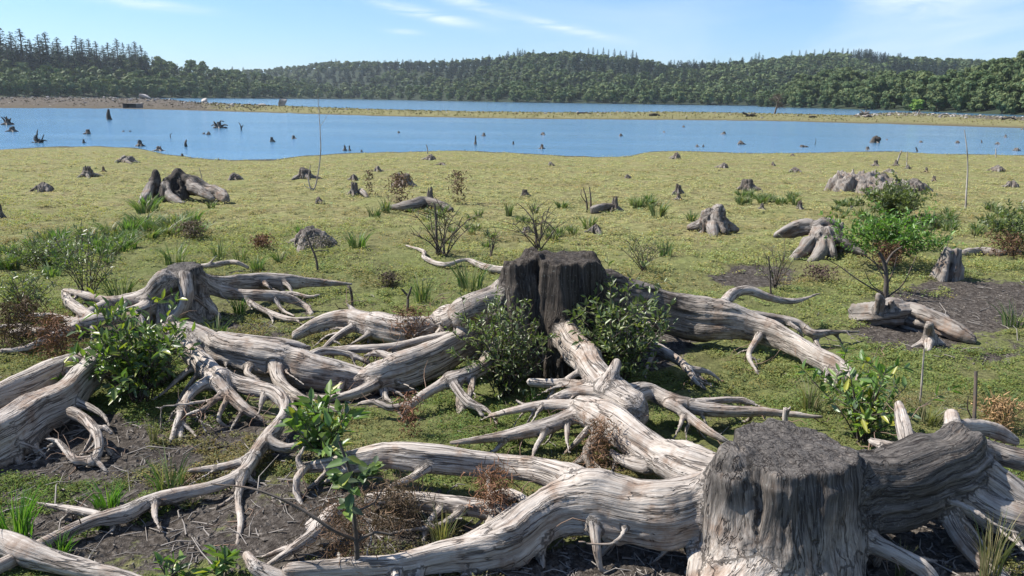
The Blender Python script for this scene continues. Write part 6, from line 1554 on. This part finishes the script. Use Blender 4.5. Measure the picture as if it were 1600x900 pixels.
def spit_things():
    rg = np.random.default_rng(15)
    def big(px, py, wpx, hpx, me, label, rz=.3, name='boulder', cat='rock', tilt=(0, 0), depth=1.0, t=None):
        p = spit_point(px, t) if t is not None else at_water(px, py, .2); k = pxm(p)
        o = link(name, me, None, p + np.array([0, 0, hpx / k * .38]), rz, (wpx / k, wpx / k * depth, hpx / k * 1.15)); o.rotation_euler = (tilt[0], tilt[1], rz); return tag(o, label, cat)
    big(227, 157, 19, 9, rock_mesh(31, PALESTONE, .75), 'pale tilted block on the left end of the spit', .2, tilt=(.1, .25), t=.62)
    big(320, 159, 12, 9, rock_mesh(32, PALESTONE, .4), 'small tan rock on the spit left of the standing block', t=.75)
    big(442, 165, 14, 13, rock_mesh(33, STONE, .8), 'brown standing block of stone on the spit, left of the tall sapling', .1, tilt=(0, .08), t=.8)
    big(410, 166, 14, 4, rock_mesh(34, STONE, .3), 'low dark stone left of the standing block', t=.7)
    # concrete culvert box
    import bmesh
    bm = bmesh.new(); bmesh.ops.create_cube(bm, size=1.0)
    for v in bm.verts: v.co = (v.co.x, v.co.y, v.co.z + .5)
    fr = max(bm.faces, key=lambda f: -f.calc_center_median().y)
    r = bmesh.ops.inset_individual(bm, faces=[fr], thickness=.07)
    bmesh.ops.translate(bm, verts=list(fr.verts), vec=(0, .75, 0))
    bmesh.ops.bevel(bm, geom=bm.edges[:], offset=.01, segments=1, affect='EDGES')
    me = bpy.data.meshes.new('culvert'); bm.to_mesh(me); bm.free(); me.materials.append(CONCRETE)
    p = at_water(208, 170, -.1); k = pxm(p); o = link('concrete_culvert', me, None, p, -.35, (27 / k, 14 / k, 8 / k)); tag(o, 'dark rectangular concrete box set in the near edge of the spit', 'culvert')
    spots = []
    for i in range(60): spots.append((rg.uniform(-10, 400), rg.uniform(.15, .9), rg.uniform(2.5, 7)))
    for i in range(34): spots.append((rg.uniform(400, 1300), rg.uniform(.2, .95), rg.uniform(2, 5)))
    for i in range(70): spots.append((rg.uniform(1330, 1610), rg.uniform(.25, .98) ** .7, rg.uniform(2, 6.5)))
    for (px, t, s) in spots:
        p = spit_point(px, t); k = pxm(p); w = s / k; g = ('left', 'middle', 'right')[int(px > 400) + int(px > 1300)]
        lab = {'left': 'small grey-brown stone in the rubble at the left end of the spit', 'middle': 'small stone lying on the grassy middle of the spit', 'right': 'small stone on the bare bank below the right wood'}[g]
        o = link('stone', ROCKS[int(rg.integers(4))], None, p + np.array([0, 0, w * .12]), rg.uniform(0, 6), (w, w * rg.uniform(.6, 1), w * rg.uniform(.45, .8))); tag(o, lab, 'stone', 'stones ' + g + ' on the spit')
    # driftwood on the spit
    def wood(px, t, limbs, label, r=.12, tone=.3, name='driftwood_snag'):
        p = spit_point(px, t); k = pxm(p); g = Geo(); q = np.random.default_rng(int(px))
        for rows in limbs:
            pts = np.array([[x / k, q.normal(0, .15), y / k] for x, y in rows]); C = spline(pts, .2); V, Q, G = tube(C, np.linspace(r, r * .4, len(C)), 6); g.add(V, Q, G=G)
        tag(link(name, g.data(name, WOODFAR, tone=tone), None, p), label, 'driftwood', 'driftwood on the spit')
    wood(1350, .75, [[(-6, 0), (0, 3), (8, 6)], [(-4, 1), (1, 3), (2, 8)], [(-7, 3), (0, 2), (10, 0)], [(0, 2), (-5, 6), (-8, 8)], [(0, 3), (6, 3), (12, -1)]], 'pale tangled uprooted trunk on the spit at right', .25, .1)
    wood(1356, .35, [[(-5, 0), (0, 3), (7, 1)], [(0, 2), (3, 4)]], 'low pale root piece on the spit below the tangled trunk', .3, .0)
    wood(1172, .3, [[(-12, 6), (-4, 3), (6, 0)], [(-6, 0), (0, 3), (8, 5)], [(-2, 0), (1, 4), (4, 0)], [(0, 3), (10, 1)]], 'dark heap of driftwood on the near edge of the spit', .2, .8)
    wood(1022, .25, [[(-8, 1), (0, 3), (9, 1)], [(-3, 0), (2, 2), (10, 0)]], 'dark short log on the near edge of the spit', .28, .9)
    wood(1270, .3, [[(-6, 1), (0, 2), (6, 1)]], 'small dark log on the spit right of the bare tree', .22, .9)
    wood(912, .4, [[(-10, 2), (0, 3), (12, 2)]], 'thin dark log across the middle of the spit', .15, .7)
    wood(1434, .7, [[(-4, 0), (-2, 5)], [(0, 0), (1, 8)], [(3, 0), (5, 4)]], 'grey stump with prongs on the right bank', .22, .3, 'driftwood_stump')
    wood(1475, .6, [[(-8, 0), (0, 3), (7, 2)]], 'pale log on the right bank', .22, .1)
    wood(1580, .4, [[(-14, 2), (0, 4), (8, 0)], [(0, 3), (4, 7)]], 'dark fallen log on the bank at the right edge', .2, .7)
    # bare tree on the spit
    p = spit_point(1210, .7); k = pxm(p); q = np.random.default_rng(2); e = tag(empty('bare_tree', p), 'lone bare dead tree standing on the spit at right', 'tree')
    tr = spline(np.array([[0, 0, -.1], [3 / k, 0, 14 / k], [6 / k, 0, 26 / k]]), .2); V, Q, G = tube(tr, np.linspace(1.5 / k, .9 / k, len(tr)), 6); g = Geo(); g.add(V, Q, G=G); link('trunk', g.data('trunk', TWIG, tone=.3), e)
    g = Geo()
    def grow(st, d, L, r, lvl):
        end = st + d * L; C = spline(np.array([st, (st + end) / 2 + q.normal(0, .06 * L, 3), end]), L / 4); V, Q, G = tube(C, np.linspace(r, r * .5, len(C)), 4); g.add(V, Q, G=G)
        if lvl: 
            for i in range(4 if lvl > 1 else 3):
                dd = d + q.normal(0, .55, 3); dd /= np.linalg.norm(dd); grow(C[int(len(C) * q.uniform(.4, .95)) - 1], dd, L * q.uniform(.5, .75), r * .55, lvl - 1)
    for i in range(7):
        a = q.uniform(0, 6.28); d = np.array([math.cos(a) * .9, math.sin(a) * .9, q.uniform(.2, 1.0)]); d /= np.linalg.norm(d)
        grow(tr[int(len(tr) * q.uniform(.4, 1)) - 1], d, 13 / k, .55 / k, 3)
    link('branches', g.data('branches', TWIG, tone=.2), e)
spit_things()
def spit_cover():
    rg = np.random.default_rng(33)
    def scatter(n, sampler, size, cols, name, mat, flat):
        V, T = [], []
        B = np.array([[1, 0, 0], [0, 1, 0], [-1, 0, 0], [0, -1, 0], [0, 0, 1.0]]); Q = []
        for i in range(n):
            px, t = sampler(); p = spit_point(px, t); k = pxm(p); w = size() / k; a = rg.uniform(0, 6.3); c, q = math.cos(a), math.sin(a)
            X = B * rg.uniform(.4, 1.2, (5, 1)) * w * np.array([1, .8, flat]); V.append(np.stack([X[:, 0] * c - X[:, 1] * q, X[:, 0] * q + X[:, 1] * c, X[:, 2]], 1) + p + [0, 0, -.02])
            T.append(np.tile(list(np.array(cols[int(rg.integers(len(cols)))]) * rg.uniform(.6, 1.3)) + [1], (5, 1))); j = i * 5
            Q += [[j, j + 1, j + 4], [j + 1, j + 2, j + 4], [j + 2, j + 3, j + 4], [j + 3, j, j + 4]]
        tag(link(name, mesh_data(name, np.concatenate(V), [np.array(Q)], mat, False, {'tint': ('FLOAT_COLOR', np.concatenate(T))})), kind='stuff')
    scatter(5200, lambda: (rg.uniform(330, 1640), rg.uniform(.08, .98)), lambda: rg.uniform(.7, 2.4), [(.14, .14, .05), (.22, .20, .08), (.09, .09, .04), (.16, .12, .07)], 'spit_grass', COVER, .9)
    scatter(1500, lambda: (rg.uniform(-20, 420), rg.uniform(.05, .98)), lambda: rg.uniform(.8, 3.0), [(.16, .13, .10), (.06, .05, .04), (.28, .25, .21), (.10, .085, .06)], 'rubble', COVER, .8)
    scatter(1300, lambda: (rg.uniform(1330, 1640), rg.uniform(.4, .99)), lambda: rg.uniform(.8, 2.6), [(.20, .17, .14), (.07, .055, .04), (.24, .22, .19)], 'rubble', COVER, .8)
spit_cover()
